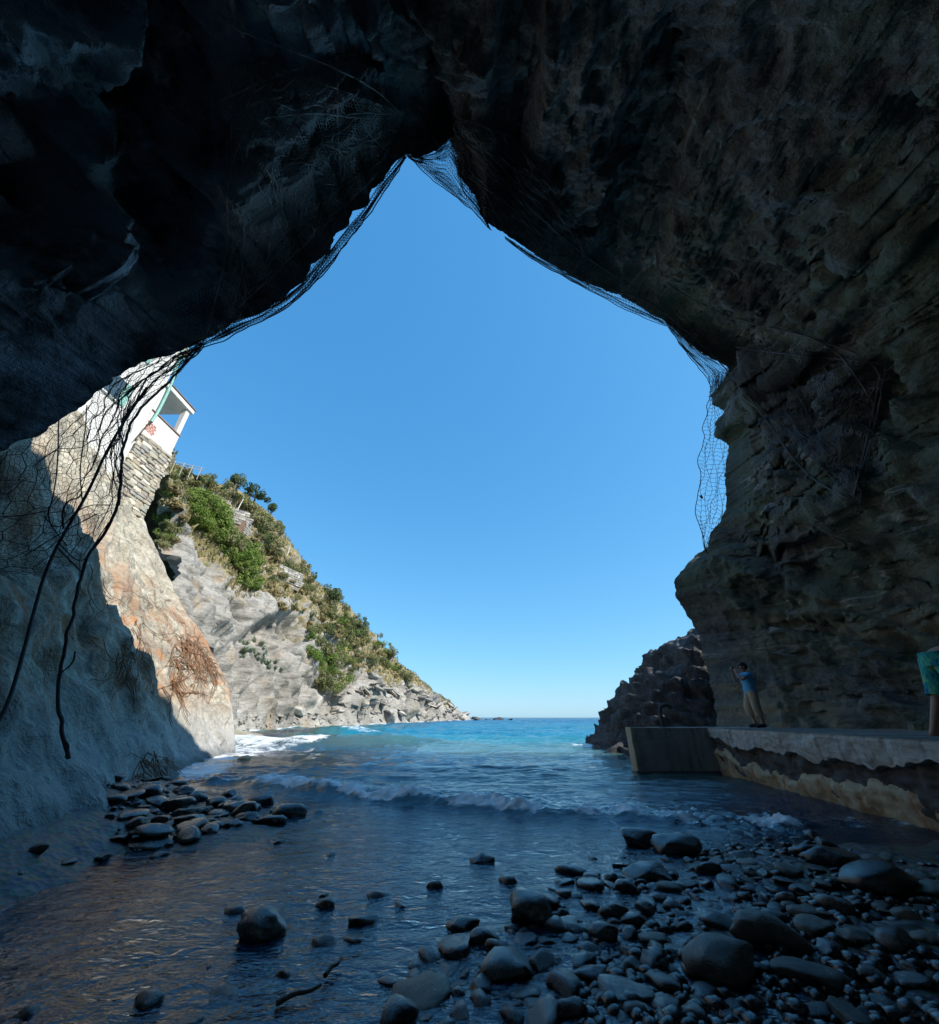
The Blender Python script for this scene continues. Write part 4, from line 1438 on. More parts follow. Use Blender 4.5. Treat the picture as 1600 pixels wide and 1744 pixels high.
# rubble-stone retaining wall under the terrace, each stone a piece
swall = thing('retaining_wall', 'rough stone retaining wall below the white house terrace', 'wall', (HX, 20, 12))
base_ = np.array(swall.location)
V, F = box_vf(np.array([HX - 1.28, 20.12, 14.2]) - base_, (2.4, 2.7, 6.2))
link('core', raw_mesh('core', V, F, False), MAT['mortar'], swall)
smesh = []
for i in range(8):
    r_s = np.random.default_rng(900 + i)
    bm = bmesh.new()
    bmesh.ops.create_cube(bm, size=1.0)
    bmesh.ops.bevel(bm, geom=bm.edges[:], offset=0.13, segments=1, affect='EDGES')
    for v in bm.verts:
        v.co += Vector(r_s.normal(size=3) * 0.045)
    m_ = bpy.data.meshes.new('stone')
    bm.to_mesh(m_)
    bm.free()
    m_.materials.append(MAT['masonry'])
    smesh.append(m_)
zr = 11.3
n_st = 0
while zr < 17.3:
    hrow = rnd.uniform(0.17, 0.3)
    yr = 18.78 - rnd.uniform(0, 0.2)
    while yr < 21.4:
        wl = rnd.uniform(0.3, 0.78)
        wl = min(wl, 21.5 - yr)
        if wl > 0.12:
            o = link('stone', rnd.choice(smesh), None, swall)
            o.scale = (rnd.uniform(0.22, 0.34), wl - 0.02, hrow * rnd.uniform(0.86, 1.0))
            o.location = (rnd.uniform(-0.07, 0.03), yr + wl / 2 - base_[1], zr + hrow / 2 - base_[2])
            o.rotation_euler = (rnd.uniform(-0.06, 0.06), rnd.uniform(-0.08, 0.08), rnd.uniform(-0.05, 0.05))
            n_st += 1
        yr += wl
    zr += hrow

# ------------------------------------------------------------------ foliage shapes
def leaf_blob(name, seed, n, size, flat=0.8, leaf=0.16, long=1.0, mats=None, up=0.0):
    r = np.random.default_rng(seed)
    # several clumps inside a bumpy volume
    nc = 9
    cc = r.normal(size=(nc, 3)) * np.array([0.3, 0.3, 0.22 * flat])
    cc[:, 2] = np.abs(cc[:, 2]) + 0.15 * flat
    cr = r.uniform(0.16, 0.3, nc)
    k_ = r.integers(0, nc, n)
    dv = r.normal(size=(n, 3))
    dv /= np.linalg.norm(dv, axis=1)[:, None]
    c = cc[k_] + dv * (cr[k_] * r.uniform(0.55, 1.05, n) ** 0.6)[:, None]
    c *= size
    nrm_ = dv + r.normal(size=(n, 3)) * 0.5 + np.array([0, 0, up])
    nrm_ /= np.linalg.norm(nrm_, axis=1)[:, None]
    a = np.cross(nrm_, r.normal(size=(n, 3)))
    a /= np.linalg.norm(a, axis=1)[:, None]
    b = np.cross(nrm_, a)
    s = leaf * size * r.uniform(0.6, 1.3, n)[:, None]
    V = np.stack([c - a * s * 0.5, c + b * s * 0.5 * long, c + a * s * 0.5, c - b * s * 0.5 * long], 1).reshape(-1, 3)
    F = np.arange(4 * n).reshape(-1, 4)
    V[:, 2] = np.maximum(V[:, 2], -0.05 * size)
    me = raw_mesh(name, V, F, False)
    if mats:
        me.materials.append(mats)
    return me


def agave_mesh(name, seed, mat):
    r = np.random.default_rng(seed)
    parts = []
    for i in range(16):
        a = i * 2.4 + r.uniform(-0.2, 0.2)
        el = r.uniform(0.25, 1.3)
        ln = r.uniform(0.4, 0.55)
        dv = np.array([math.cos(a) * math.cos(el), math.sin(a) * math.cos(el), math.sin(el)])
        sd = np.array([-math.sin(a), math.cos(a), 0]) * 0.055
        m = dv * ln * 0.4
        t_ = dv * ln + np.array([0, 0, -0.04])
        V = np.array([sd * 0.7, m + sd, t_, m - sd, -sd * 0.7])
        parts.append((np.vstack([V[0], V[1], V[3], V[4]]), np.array([[0, 1, 2, 3]])))
        parts.append((np.vstack([V[1], t_ + sd * 0.05, t_ - sd * 0.05, V[3]]), np.array([[0, 1, 2, 3]])))
    V, F = join_vf(parts)
    me = raw_mesh(name, V, F, False)
    me.materials.append(mat)
    return me


BUSH = {
    'bright': [leaf_blob('foliage', 500 + i, 900, 1.0, 0.9, 0.07, 1.5, MAT['leaf_bright']) for i in range(4)],
    'dark': [leaf_blob('foliage', 520 + i, 900, 1.0, 0.85, 0.07, 1.1, MAT['leaf_dark']) for i in range(4)],
    'olive': [leaf_blob('foliage', 540 + i, 800, 1.0, 0.8, 0.07, 1.5, MAT['leaf_olive']) for i in range(4)],
    'dry': [leaf_blob('foliage', 560 + i, 420, 1.0, 0.6, 0.11, 2.4, MAT['leaf_dry'], 0) for i in range(3)],
    'agave': [agave_mesh('foliage', 580 + i, MAT['leaf_grey']) for i in range(3)],
}
LABEL = {
    'belt': ('bright green shrub in the leafy belt draping the grey cliff', 'bright shrubs on the cliff', 'shrub'),
    'top': ('yellow-green shrub on the cliff top beside the stone retaining wall', 'shrubs beside the retaining wall', 'shrub'),
    'ridge': ('dark shrub along the skyline ridge of the headland', 'shrubs on the skyline', 'shrub'),
    'slope': ('dark green bush on the far seaward slope of the headland', 'bushes on the far slope', 'bush'),
    'mid': ('olive green shrub in the middle of the headland slope', 'shrubs on the middle slope', 'shrub'),
    'low': ('tall pale olive shrub above the shore boulders', 'shrubs above the boulders', 'shrub'),
    'agave': ('grey-green agave rosette on the ledge above the white lower cliff', 'agaves on the ledge', 'agave'),
    'dry': ('clump of dry yellow grass on the headland slope', 'dry grass clumps', 'grass clump'),
}
NAMES = {'belt': 'cliff_shrub', 'top': 'cliff_top_shrub', 'ridge': 'ridge_shrub', 'slope': 'slope_bush', 'mid': 'slope_shrub', 'low': 'shore_shrub', 'agave': 'agave', 'dry': 'grass_clump'}


def plant(zone, kind, px, py, size_px, bvh=head_bvh):
    loc, nr = cast(bvh, px, py)
    if loc is None:
        return None
    sz_ = size_px / px_per_m(loc)
    o = bpy.data.objects.new(NAMES[zone], rnd.choice(BUSH[kind]))
    scene.collection.objects.link(o)
    o.location = loc - Vector((0, 0, 0.08 * sz_)) + nr * (0.05 * sz_)
    o.scale = (sz_, sz_, sz_ * rnd.uniform(0.8, 1.15))
    o.rotation_euler = (rnd.uniform(-0.2, 0.2), rnd.uniform(0.0, 0.35), rnd.uniform(0, 6.28))
    lb = LABEL[zone]
    tag(o, lb[0], lb[2], lb[1])
    return o


def in_poly(x, y, poly):
    c = False
    j = len(poly) - 1
    for i in range(len(poly)):
        xi_, yi_ = poly[i]
        xj, yj = poly[j]
        if (yi_ > y) != (yj > y) and x < (xj - xi_) * (y - yi_) / (yj - yi_) + xi_:
            c = not c
        j = i
    return c


def scatter(zone, kinds, poly, n, s0, s1):
    x0, x1 = min(p[0] for p in poly), max(p[0] for p in poly)
    y0, y1 = min(p[1] for p in poly), max(p[1] for p in poly)
    c = 0
    tries = 0
    while c < n and tries < n * 40:
        tries += 1
        x, y = rnd.uniform(x0, x1), rnd.uniform(y0, y1)
        if in_poly(x, y, poly):
            if plant(zone, rnd.choice(kinds), x, y, rnd.uniform(s0, s1)):
                c += 1


scatter('belt', ['bright', 'bright', 'bright', 'olive'], [(322, 825), (345, 835), (380, 870), (395, 905), (425, 945), (437, 1000), (415, 1005), (395, 960), (372, 930), (328, 905), (322, 860)], 95, 18, 34)
scatter('top', ['olive', 'olive', 'dry', 'bright'], [(285, 800), (320, 800), (326, 850), (318, 880), (300, 900), (275, 945), (262, 900), (262, 850)], 38, 14, 26)
scatter('ridge', ['dark', 'olive', 'olive'], [(330, 815), (400, 832), (470, 870), (478, 930), (525, 975), (545, 1000), (525, 1000), (470, 960), (420, 880), (380, 850)], 42, 14, 28)
scatter('slope', ['dark', 'olive', 'olive', 'bright'], [(548, 1000), (575, 1012), (650, 1090), (705, 1150), (690, 1165), (620, 1120), (560, 1060)], 52, 10, 24)
scatter('mid', ['olive', 'dark', 'olive', 'dry'], [(440, 960), (500, 985), (555, 1040), (610, 1110), (640, 1140), (600, 1150), (545, 1080), (490, 1040), (450, 1000)], 44, 9, 20)
scatter('low', ['olive', 'olive', 'bright'], [(530, 1065), (560, 1080), (600, 1140), (585, 1180), (545, 1178), (530, 1130)], 34, 16, 30)
scatter('agave', ['agave', 'agave', 'agave'], [(405, 1080), (440, 1090), (475, 1120), (480, 1145), (440, 1140), (410, 1120)], 40, 13, 24)
scatter('mid', ['olive', 'dry', 'olive'], [(440, 905), (480, 950), (540, 1010), (600, 1080), (560, 1075), (500, 1000), (440, 950)], 25, 8, 16)
scatter('slope', ['olive', 'dark', 'olive', 'dry'], [(560, 1015), (620, 1075), (690, 1150), (720, 1172), (690, 1172), (600, 1130), (555, 1060)], 30, 7, 15)
scatter('dry', ['dry'], [(350, 845), (420, 880), (480, 950), (560, 1040), (650, 1130), (600, 1150), (480, 1050), (420, 960), (395, 890)], 40, 10, 18)


def make_tree(label, px, py, w_px, h_px, kind='dark', seed=0):
    # py is the photo row of the trunk's foot
    loc, nr = cast(head_bvh, px, py)
    q_ = 0
    while loc is None and q_ < 40:
        q_ += 1
        loc, nr = cast(head_bvh, px - 0.4 * q_, py + q_)
    if loc is None:
        return
    s = 1.0 / px_per_m(loc)
    w, h = w_px * s, h_px * s
    t = thing('tree', label, 'tree', loc - Vector((0, 0, 0.2)), 'trees on the headland')
    pth_ = smooth_path([(0, 0, 0), (0.05 * w, 0, 0.25 * h), (-0.03 * w, 0.03 * w, 0.6 * h), (0, 0, 0.85 * h)], 14, 1)
    V, F = tube(pth_, np.linspace(0.055, 0.015, 14) * h, 7)
    prt = [(V, F)]
    r = random.Random(seed)
    for i in range(6):
        a = r.uniform(0, 6.28)
        z0 = r.uniform(0.3, 0.65) * h
        V, F = tube(smooth_path([(0, 0, z0), (math.cos(a) * w * 0.2, math.sin(a) * w * 0.2, z0 + 0.12 * h), (math.cos(a) * w * 0.38, math.sin(a) * w * 0.38, z0 + 0.2 * h)], 8, 1), np.linspace(0.02, 0.006, 8) * h, 5)
        prt.append((V, F))
    V, F = join_vf(prt)
    link('trunk', raw_mesh('trunk', V, F), MAT['bark'], t)
    cm = leaf_blob('crown', 700 + seed, 1500, 1.0, 1.1, 0.075, 1.2, MAT['leaf_' + kind])
    co = np.array([v.co[:] for v in cm.vertices])
    co = (co - co.mean(0)) / np.ptp(co, axis=0)
    co = co * np.array([w, w, h * 0.72]) + np.array([0, 0, 0.64 * h])
    cm.vertices.foreach_set('co', co.astype(np.float32).ravel())
    cm.update()
    link('crown', cm, None, t)


make_tree('tall narrow dark tree standing alone on the skyline of the headland', 397, 836, 26, 40, 'dark', 1)
make_tree('wide flat-topped dark tree on the skyline above the brown rock bluff', 434, 848, 46, 32, 'dark', 2)
make_tree('small round tree on the skyline nearest the white house', 332, 826, 24, 24, 'dark', 3)
make_tree('small round tree on the skyline left of the tall narrow tree', 356, 832, 20, 20, 'olive', 4)
make_tree('dark bushy tree at the edge of the brown rock bluff', 463, 872, 20, 26, 'dark', 5)
make_tree('small conical tree on the skyline halfway down the ridge', 533, 992, 12, 20, 'dark', 6)
make_tree('broad dark tree on the skyline below the small conical tree', 562, 1035, 34, 40, 'dark', 7)
make_tree('low dark tree on the skyline of the lower seaward slope', 612, 1080, 30, 28, 'dark', 8)

# low ground cover of grass and herbs over the soil of the headland: one mass
hidx = np.argwhere((vmask > 0.35) & (TV < 0.995) & (TV > 0.12))
pick = hidx[rng.integers(0, len(hidx), 22000)]
gp = Hd[pick[:, 0], pick[:, 1]]
keep_ = fbm(gp * 0.12 + 5, 3) > -0.25
gp = gp[keep_] + rng.normal(size=(keep_.sum(), 3)) * np.array([0.15, 0.15, 0.02])
ng = len(gp)
aa = rng.uniform(0, 6.28, ng)
wd = np.stack([np.cos(aa), np.sin(aa), np.zeros(ng)], 1) * rng.uniform(0.05, 0.16, ng)[:, None]
tp_ = gp + np.stack([rng.normal(size=ng) * 0.15, rng.normal(size=ng) * 0.15, rng.uniform(0.2, 0.75, ng)], 1)
V = np.stack([gp - wd, gp + wd, tp_ + wd * 0.5, tp_ - wd * 0.5], 1).reshape(-1, 3)
o = link('ground_cover', raw_mesh('ground_cover', V, np.arange(4 * ng).reshape(-1, 4), False), MAT['leaf_tuft'])
tag(o, 'dry grass and low herbs covering the soil of the headland', 'grass', kind='stuff')

# terrace walls, poles and a fence on the headland
tmesh = [with_mat(m_, MAT['boulder']) for m_ in smesh]


def slope_wall(label, px, py, w_px, h, mat, seed):
    loc, nr = cast(head_bvh, px, py)
    if loc is None:
        return
    ln = w_px / px_per_m(loc)
    t = thing('terrace_wall', label, 'wall', loc)
    n2 = Vector((nr.x, nr.y, 0)).normalized()
    along = Vector((-n2.y, n2.x, 0))
    t.rotation_euler = (0, 0, math.atan2(along.y, along.x))     # local -Y faces downhill
    V, F = box_vf((0, 0.75, h / 2 - 0.8), (ln, 1.7, h + 1.6))
    link('core', raw_mesh('core', V, F, False), mat, t)
    r = random.Random(seed)
    zc = -0.9
    while zc < h:
        hh = r.uniform(0.28, 0.5)
        xx = -ln / 2
        while xx < ln / 2:
            wl = r.uniform(0.5, 1.2)
            o = link('stone', r.choice(tmesh), None, t)
            o.scale = (wl * 0.95, 0.35, hh * 0.93)
            o.location = (xx + wl / 2, -0.12, zc + hh / 2)
            xx += wl
        zc += hh
    return t


slope_wall('short brown stone terrace wall right of the bright green shrubs', 424, 912, 50, 1.5, MAT['terracotta'], 1)
slope_wall('grey stone terrace wall near the bluff above the brown wall', 402, 884, 34, 1.6, MAT['mortar'], 2)
slope_wall('long pale stone terrace wall on the mid slope near the skyline', 492, 985, 54, 1.6, MAT['mortar'], 3)
for (px, py, h_px, lean, lb) in ((402, 872, 26, 0.2, 'leaning pale pole on the slope below the tall narrow tree'), (489, 945, 17, 0.1, 'thin pale pole on the skyline beside the terrace wall')):
    loc, _ = cast(head_bvh, px, py)
    if loc is None:
        continue
    hh = h_px / px_per_m(loc)
    V, F = tube([(0, 0, -0.3), (lean * hh, 0, hh)], [0.12, 0.09], 6)
    o = link('pole', raw_mesh('pole', V, F), MAT['pale_pole'])
    o.location = loc
    tag(o, lb, 'pole')
loc = Vector(P(296, 792, 30.0))
fence = thing('fence', 'small pale timber rail fence at the cliff edge beside the white house', 'fence', loc)
fence.scale = (0.7, 0.7, 0.7)
for i in range(4):
    V, F = tube([(0.9 * i, 0.5 * i, -1.4), (0.9 * i, 0.5 * i, 0.7)], 0.05, 6)
    link('post', raw_mesh('post', V, F), MAT['timber'], fence)
for zz_ in (0.15, 0.55):
    V, F = tube([(-0.4, -0.2, zz_), (3.0, 1.7, zz_ + 0.05)], 0.045, 6)
    link('rail', raw_mesh('rail', V, F), MAT['timber'], fence)

# ------------------------------------------------------------------ boulders along the headland shore
BIG = [  # px, py (centre), width px, squash, shape, label
    (692, 1208, 44, 1.15, 0, 'large rounded grey boulder in the middle of the headland shore'),
    (659, 1217, 44, 0.95, 1, 'large tilted pale boulder left of the rounded grey one at the waterline'),
    (507, 1206, 44, 0.75, 2, 'broad flat-topped boulder at the left foot of the pale cliff'),
    (540, 1196, 22, 2.3, 3, 'upright rock slab standing at the foot of the cliff'),
    (617, 1194, 34, 0.75, 4, 'grey slab boulder on the scree left of centre'),
    (631, 1147, 42, 0.7, 5, 'brown flat boulder perched high on the slope'),
    (651, 1121, 20, 0.9, 6, 'pale boulder lodged among bushes highest on the slope'),
    (773, 1225, 52, 0.45, 7, 'long flat boulder sloping into the sea near the point'),
    (848, 1225, 26, 0.4, 8, 'low dark rock awash beyond the tip of the headland'),
    (724, 1184, 26, 0.9, 9, 'pale angular boulder high on the rocky spur'),
    (731, 1217, 34, 0.7, 0, 'dark grey boulder at the waterline right of the rounded one'),
    (705, 1170, 30, 0.6, 1, 'tilted slab boulder on the spur skyline'),
    (575, 1205, 30, 0.9, 2, 'grey boulder at the foot of the shore shrubs'),
    (815, 1226, 22, 0.5, 3, 'small dark rock at the very end of the headland'),
    (832, 1226, 16, 0.4, 5, 'tiny dark rock between the headland end and the low dark rock'),
    (868, 1226, 14, 0.3, 6, 'outermost dark rock awash off the headland'),
]
for i, (px, py, wpx, sq, k_, lb) in enumerate(BIG):
    loc, _ = cast(head_bvh, px, py + wpx * 0.15)
    if loc is None or py > 1219:
        yy = min(py, 1226.5)
        loc = Vector(on_z(px, max(yy, 1225.5) + (3.0 if px < 760 else 1.5), 0.0))
    sz_ = wpx / px_per_m(loc)
    put_stone('boulder', ANG_O[k_] if 'dark rock' in lb or 'low dark' in lb else ANG_B[k_], loc, sz_, rnd.uniform(0, 6.28) if sq < 2 else 0.3, (rnd.uniform(-0.15, 0.15), rnd.uniform(0.1, 0.4) if sq < 2 else 0.15), lb, 'boulder', squash=sq, sink=0.42 if sq > 0.6 else 0.3)

ZB = [('scree', 'angular grey boulder in the rock pile at the foot of the headland', 'boulders piled along the headland shore', [(545, 1180), (620, 1165), (690, 1165), (740, 1190), (790, 1222), (700, 1228), (600, 1232), (545, 1222)], 110, 7, 34),
      ('beach', 'bleached small boulder on the sunlit cobble beach below the pale cliff', 'bleached boulders on the cobble beach', [(405, 1222), (470, 1215), (545, 1215), (600, 1230), (540, 1240), (440, 1246), (405, 1248)], 110, 4, 14),
      ('spur', 'grey slab on the low spur running out to the point', 'slabs on the point', [(700, 1160), (730, 1180), (800, 1218), (830, 1226), (760, 1226), (715, 1200)], 45, 8, 30)]
for nm, lb, gp, poly, n, s0, s1 in ZB:
    x0, x1 = min(p[0] for p in poly), max(p[0] for p in poly)
    y0, y1 = min(p[1] for p in poly), max(p[1] for p in poly)
    c = 0
    while c < n:
        x, y = rnd.uniform(x0, x1), rnd.uniform(y0, y1)
        if not in_poly(x, y, poly):
            continue
        loc, _ = cast(head_bvh, x, y)
        if loc is None or loc.z < -0.3 or y > 1225:
            w_ = on_z(x, max(y, 1226), 0.0)
            if loc is None or w_[1] < loc.y:
                loc = Vector(w_)
        wpx = s0 + (s1 - s0) * rnd.random() ** 2.4
        put_stone('boulder' if nm != 'beach' else 'beach_boulder', rnd.choice(SLAB_B), loc, wpx / px_per_m(loc), rnd.gauss(0.3, 0.5) + (math.pi if rnd.random() < 0.5 else 0), (rnd.gauss(0.0, 0.2), rnd.gauss(0.35, 0.2)), lb, 'boulder', gp, squash=rnd.uniform(0.6, 1.0), sink=0.35)
        c += 1

YEL = [(571, 1237, 24, 'ochre boulder in the surf at the far end of the beach'), (604, 1242, 20, 'ochre boulder in the surf farthest to the right'), (410, 1250, 28, 'flat ochre rock beside the end of the pale cliff'),
       (415, 1266, 20, 'small ochre rock ringed by white foam'), (416, 1292, 32, 'yellow boulder at the edge of the shade, right of its pair'), (402, 1290, 26, 'yellow boulder at the edge of the shade, left of its pair'), (456, 1291, 26, 'brown knobbly rock in foam right of the yellow pair')]
for i, (px, py, wpx, lb) in enumerate(YEL):
    loc = on_z(px, py + wpx * 0.2, 0.0)
    put_stone('surf_boulder', COB_Y[i], loc, wpx / px_per_m(loc), rnd.uniform(0, 6.28), (0.1, 0.1), lb, 'boulder', squash=0.9, sink=0.3)

# low striped rock off the right-hand outcrop
for (px, py, wpx, D, sq, lb) in ((1035, 1252, 84, 21.0, 0.6, 'low slanting layered rock at the sea foot of the right outcrop'), (1058, 1280, 58, 17.5, 1.0, 'dark rock between the jetty end and the layered rock')):
    p_ = P(px, py, D)
    p_[2] = 0.0
    put_stone('sea_rock', ANG_O[3], p_, wpx / px_per_m(p_), 0.5, (0.1, -0.35), lb, 'rock', squash=sq, sink=0.25)

# ------------------------------------------------------------------ stones of the foreground
placed = []


def free(x, y, r, k=0.8):
    return all((x - a) ** 2 + (y - b) ** 2 > (k * (r + c)) ** 2 for a, b, c in placed)


HERO = [  # px, py of base, width px, squash, set, index, label
    (432, 1612, 88, 1.55, COB_W, 0, 'large smooth dark boulder standing alone in the stream'),
    (545, 1622, 48, 1.1, COB_W, 1, 'rounded stone in the stream right of the lone large boulder'),
    (822, 1478, 42, 1.3, COB_W, 2, 'small dark round stone alone in the water below the wave'),
    (908, 1588, 72, 1.45, ANG_W, 0, 'black blocky rock at the water edge, tallest of the bank'),
    (713, 1735, 112, 1.0, COB_D, 3, 'large pale flat-topped stone at the bottom edge near the centre'),
    (1262, 1690, 132, 1.05, COB_D, 4, 'big smooth grey stone, left of the three largest on the bank'),
    (1345, 1632, 128, 1.0, COB_D, 5, 'big smooth grey stone, rearmost of the three largest on the bank'),
    (1415, 1700, 126, 0.95, COB_D, 6, 'big smooth grey stone, right of the three largest on the bank'),
    (1100, 1450, 76, 0.95, ANG_W, 1, 'dark jagged rock left of its twin in the shallows below the jetty'),
    (1168, 1462, 80, 0.95, ANG_W, 2, 'dark jagged rock right of its twin in the shallows below the jetty'),
    (1440, 1478, 90, 1.2, COB_W, 7, 'huge black wet boulder under the jetty wall, left of the pair'),
    (1545, 1530, 125, 1.15, COB_W, 8, 'huge black wet boulder under the jetty wall, right of the pair'),
    (652, 1540, 52, 0.6, ANG_W, 3, 'thin jagged dark rock in midstream'),
    (610, 1588, 62, 0.75, ANG_W, 4, 'long jagged dark rock below the thin one in midstream'),
    (770, 1570, 48, 0.7, ANG_W, 5, 'jagged dark rock at the stream edge left of the black blocky rock'),
    (290, 1382, 50, 1.15, COB_W, 9, 'rounded boulder, highest on the left cobble bar'),
    (243, 1448, 82, 0.6, COB_W, 0, 'long flat dark stone at the water edge of the left cobble bar'),
    (240, 1428, 66, 0.8, COB_W, 1, 'blue-grey flat stone stacked behind the long flat one'),
    (400, 1384, 52, 0.9, COB_W, 2, 'rounded stone in the middle of the left cobble bar'),
    (316, 1690, 32, 0.8, COB_D, 7, 'small pale stone in the stream at lower left'),
    (790, 1600, 60, 1.0, COB_W, 4, 'rounded wet stone left of the black blocky rock'),
    (828, 1625, 66, 1.15, COB_W, 5, 'pyramid-shaped wet stone left of the black blocky rock'),
    (870, 1690, 110, 1.0, ANG_W, 6, 'rough black rock in the middle of the stone bank'),
    (985, 1500, 60, 0.6, ANG_W, 7, 'flat dark rock at the water end of the stone bank'),
    (1120, 1510, 84, 0.65, ANG_W, 8, 'long dark flat rock behind the middle of the stone bank'),
    (1130, 1620, 62, 0.85, COB_D, 8, 'smooth bluish stone left of the big grey stones'),
    (1080, 1720, 96, 0.8, ANG_W, 9, 'angular bluish rock at the bottom of the stone bank'),
    (660, 1695, 52, 1.2, COB_W, 6, 'tall narrow wet stone left of the pale flat-topped stone'),
]
for (px, py, wpx, sq, st, k_, lb) in HERO:
    w_ = on_z(px, py, 0.0)
    g0 = max(gz(w_[0], w_[1]), -0.03)
    w_ = on_z(px, py, g0)
    sz_ = wpx / px_per_m(w_)
    w_[1] += sz_ * 0.3
    put_stone('stone', st[k_], (w_[0], w_[1], g0), sz_ * 1.03, rnd.uniform(-0.4, 0.4), (rnd.uniform(-0.12, 0.12), rnd.uniform(-0.15, 0.15)), lb, 'stone', squash=sq, sink=0.22)
    placed.append((w_[0], w_[1], sz_ * 0.42))


def fill(poly, n, s0, s1, sets, lb, gp, name, zmin=-0.2, sink=0.28):
    x0, x1 = min(p[0] for p in poly), max(p[0] for p in poly)
    y0, y1 = min(p[1] for p in poly), max(p[1] for p in poly)
    c = tr = 0
    while c < n and tr < n * 60:
        tr += 1
        px, py = rnd.uniform(x0, x1), rnd.uniform(y0, y1)
        if not in_poly(px, py, poly):
            continue
        w_ = on_z(px, py, 0.02)
        sz_ = s0 + (s1 - s0) * rnd.random() ** 1.5
        if not free(w_[0], w_[1], sz_ * 0.42, 0.82 if tr < n * 40 else 0.6):
            continue
        put_stone(name, rnd.choice(rnd.choice(sets)), (w_[0], w_[1], max(gz(w_[0], w_[1]), zmin)), sz_, rnd.uniform(0, 6.28), (rnd.uniform(-0.16, 0.16), rnd.uniform(-0.16, 0.16)), lb, 'stone', gp, squash=rnd.uniform(0.8, 1.3), sink=sink)
        placed.append((w_[0], w_[1], sz_ * 0.38))
        c += 1


BANK1 = [(640, 1744), (700, 1640), (800, 1590), (900, 1570), (950, 1500), (1060, 1480), (1120, 1500), (1150, 1744)]
BANK2 = [(1150, 1744), (1100, 1490), (1200, 1450), (1400, 1450), (1600, 1500), (1600, 1744)]
BAR = [(120, 1400), (200, 1350), (330, 1325), (430, 1328), (600, 1362), (560, 1390), (470, 1400), (380, 1420), (280, 1455), (205, 1450)]
STREAM = [(0, 1480), (600, 1400), (1000, 1420), (1000, 1480), (860, 1540), (640, 1640), (560, 1744), (0, 1744)]
SHAL = [(960, 1410), (1400, 1420), (1420, 1450), (1000, 1480)]
fill(BANK1, 200, 0.09, 0.27, [COB_W, COB_W, ANG_W], 'wet dark stone in the left half of the foreground stone bank', 'wet stones of the bank', 'bank_stone', zmin=-0.01, sink=0.22)
fill(BANK2, 180, 0.08, 0.30, [COB_D, COB_D, COB_W, COB_W, ANG_W], 'damp grey stone in the right half of the foreground stone bank', 'grey stones of the bank', 'bank_cobble')
fill(BAR, 90, 0.2, 0.5, [COB_W, COB_W, ANG_W], 'dark wet cobble in the heap below the left cliff', 'cobbles of the left bar', 'bar_cobble')
fill(STREAM, 60, 0.05, 0.19, [COB_W, ANG_W], 'small dark stone breaking the surface of the stream', 'stones in the stream', 'stream_stone', zmin=-0.03)
fill(SHAL, 26, 0.12, 0.3, [ANG_W, COB_W], 'dark rock in the shallows below the jetty wall', 'rocks in the shallows', 'shallow_rock')

# loose pebbles between the stones: one mass
pv, pf, base_n = [], [], 0
src = cob[:5]
lowp = []
for i in range(5):
    m_ = stone_mesh('pebble_shape', 800 + i, 0.6, 1, 0.12, sub=1)
    lowp.append((np.array([v.co[:] for v in m_.vertices]), np.array([list(p.vertices) for p in m_.polygons])))
    bpy.data.meshes.remove(m_)
for poly, n in ((BANK1 + [(900, 1744)], 1100), (BANK2, 1300), (BAR, 600), (SHAL, 300)):
    x0, x1 = min(p[0] for p in poly), max(p[0] for p in poly)
    y0, y1 = min(p[1] for p in poly), max(p[1] for p in poly)
    for _ in range(n):
        px, py = rnd.uniform(x0, x1 + 150 * (x1 > 1500)), rnd.uniform(y0, y1 + 60 * (y1 > 1700))
        if not in_poly(min(px, 1599), min(py, 1743), poly):
            continue
        w_ = on_z(px, py, 0.0)
        V, F = rnd.choice(lowp)
        s = 0.022 + 0.10 * rnd.random() ** 2.2
        a = rnd.uniform(0, 6.28)
        Rm = np.array([[math.cos(a), -math.sin(a), 0], [math.sin(a), math.cos(a), 0], [0, 0, 1]])
        pv.append(V @ Rm.T * s + np.array([w_[0], w_[1], gz(w_[0], w_[1]) + s * 0.18]))
        pf.append(F + base_n)
        base_n += len(V)
o = link('pebbles', raw_mesh('pebbles', np.concatenate(pv), np.concatenate(pf)), MAT['wet_stone'])
tag(o, 'loose wet pebbles filling the gaps between the foreground stones', 'pebbles', kind='stuff')

for (px, py, a, ln, lb) in ((510, 1697, 0.55, 0.22, 'straight wet stick lying in the stream at the bottom'), (1090, 1480, -0.4, 0.5, 'dark driftwood branch among rocks at the water end of the bank'), (568, 1650, 1.2, 0.14, 'short dark stick near the rounded stone in the stream')):
    w_ = on_z(px, py, 0.02)
    pth_ = smooth_path([(-ln / 2, 0, 0), (-ln * 0.1, 0.01, 0.012), (ln * 0.2, -0.008, 0.008), (ln / 2, 0.004, 0.016)], 14, 1)
    V, F = tube(pth_, np.linspace(0.014, 0.007, 14), 7)
    o = link('driftwood', raw_mesh('driftwood', V, F), MAT['driftwood'])
    o.location = w_
    o.rotation_euler = (0, 0, a)
    tag(o, lb, 'stick')

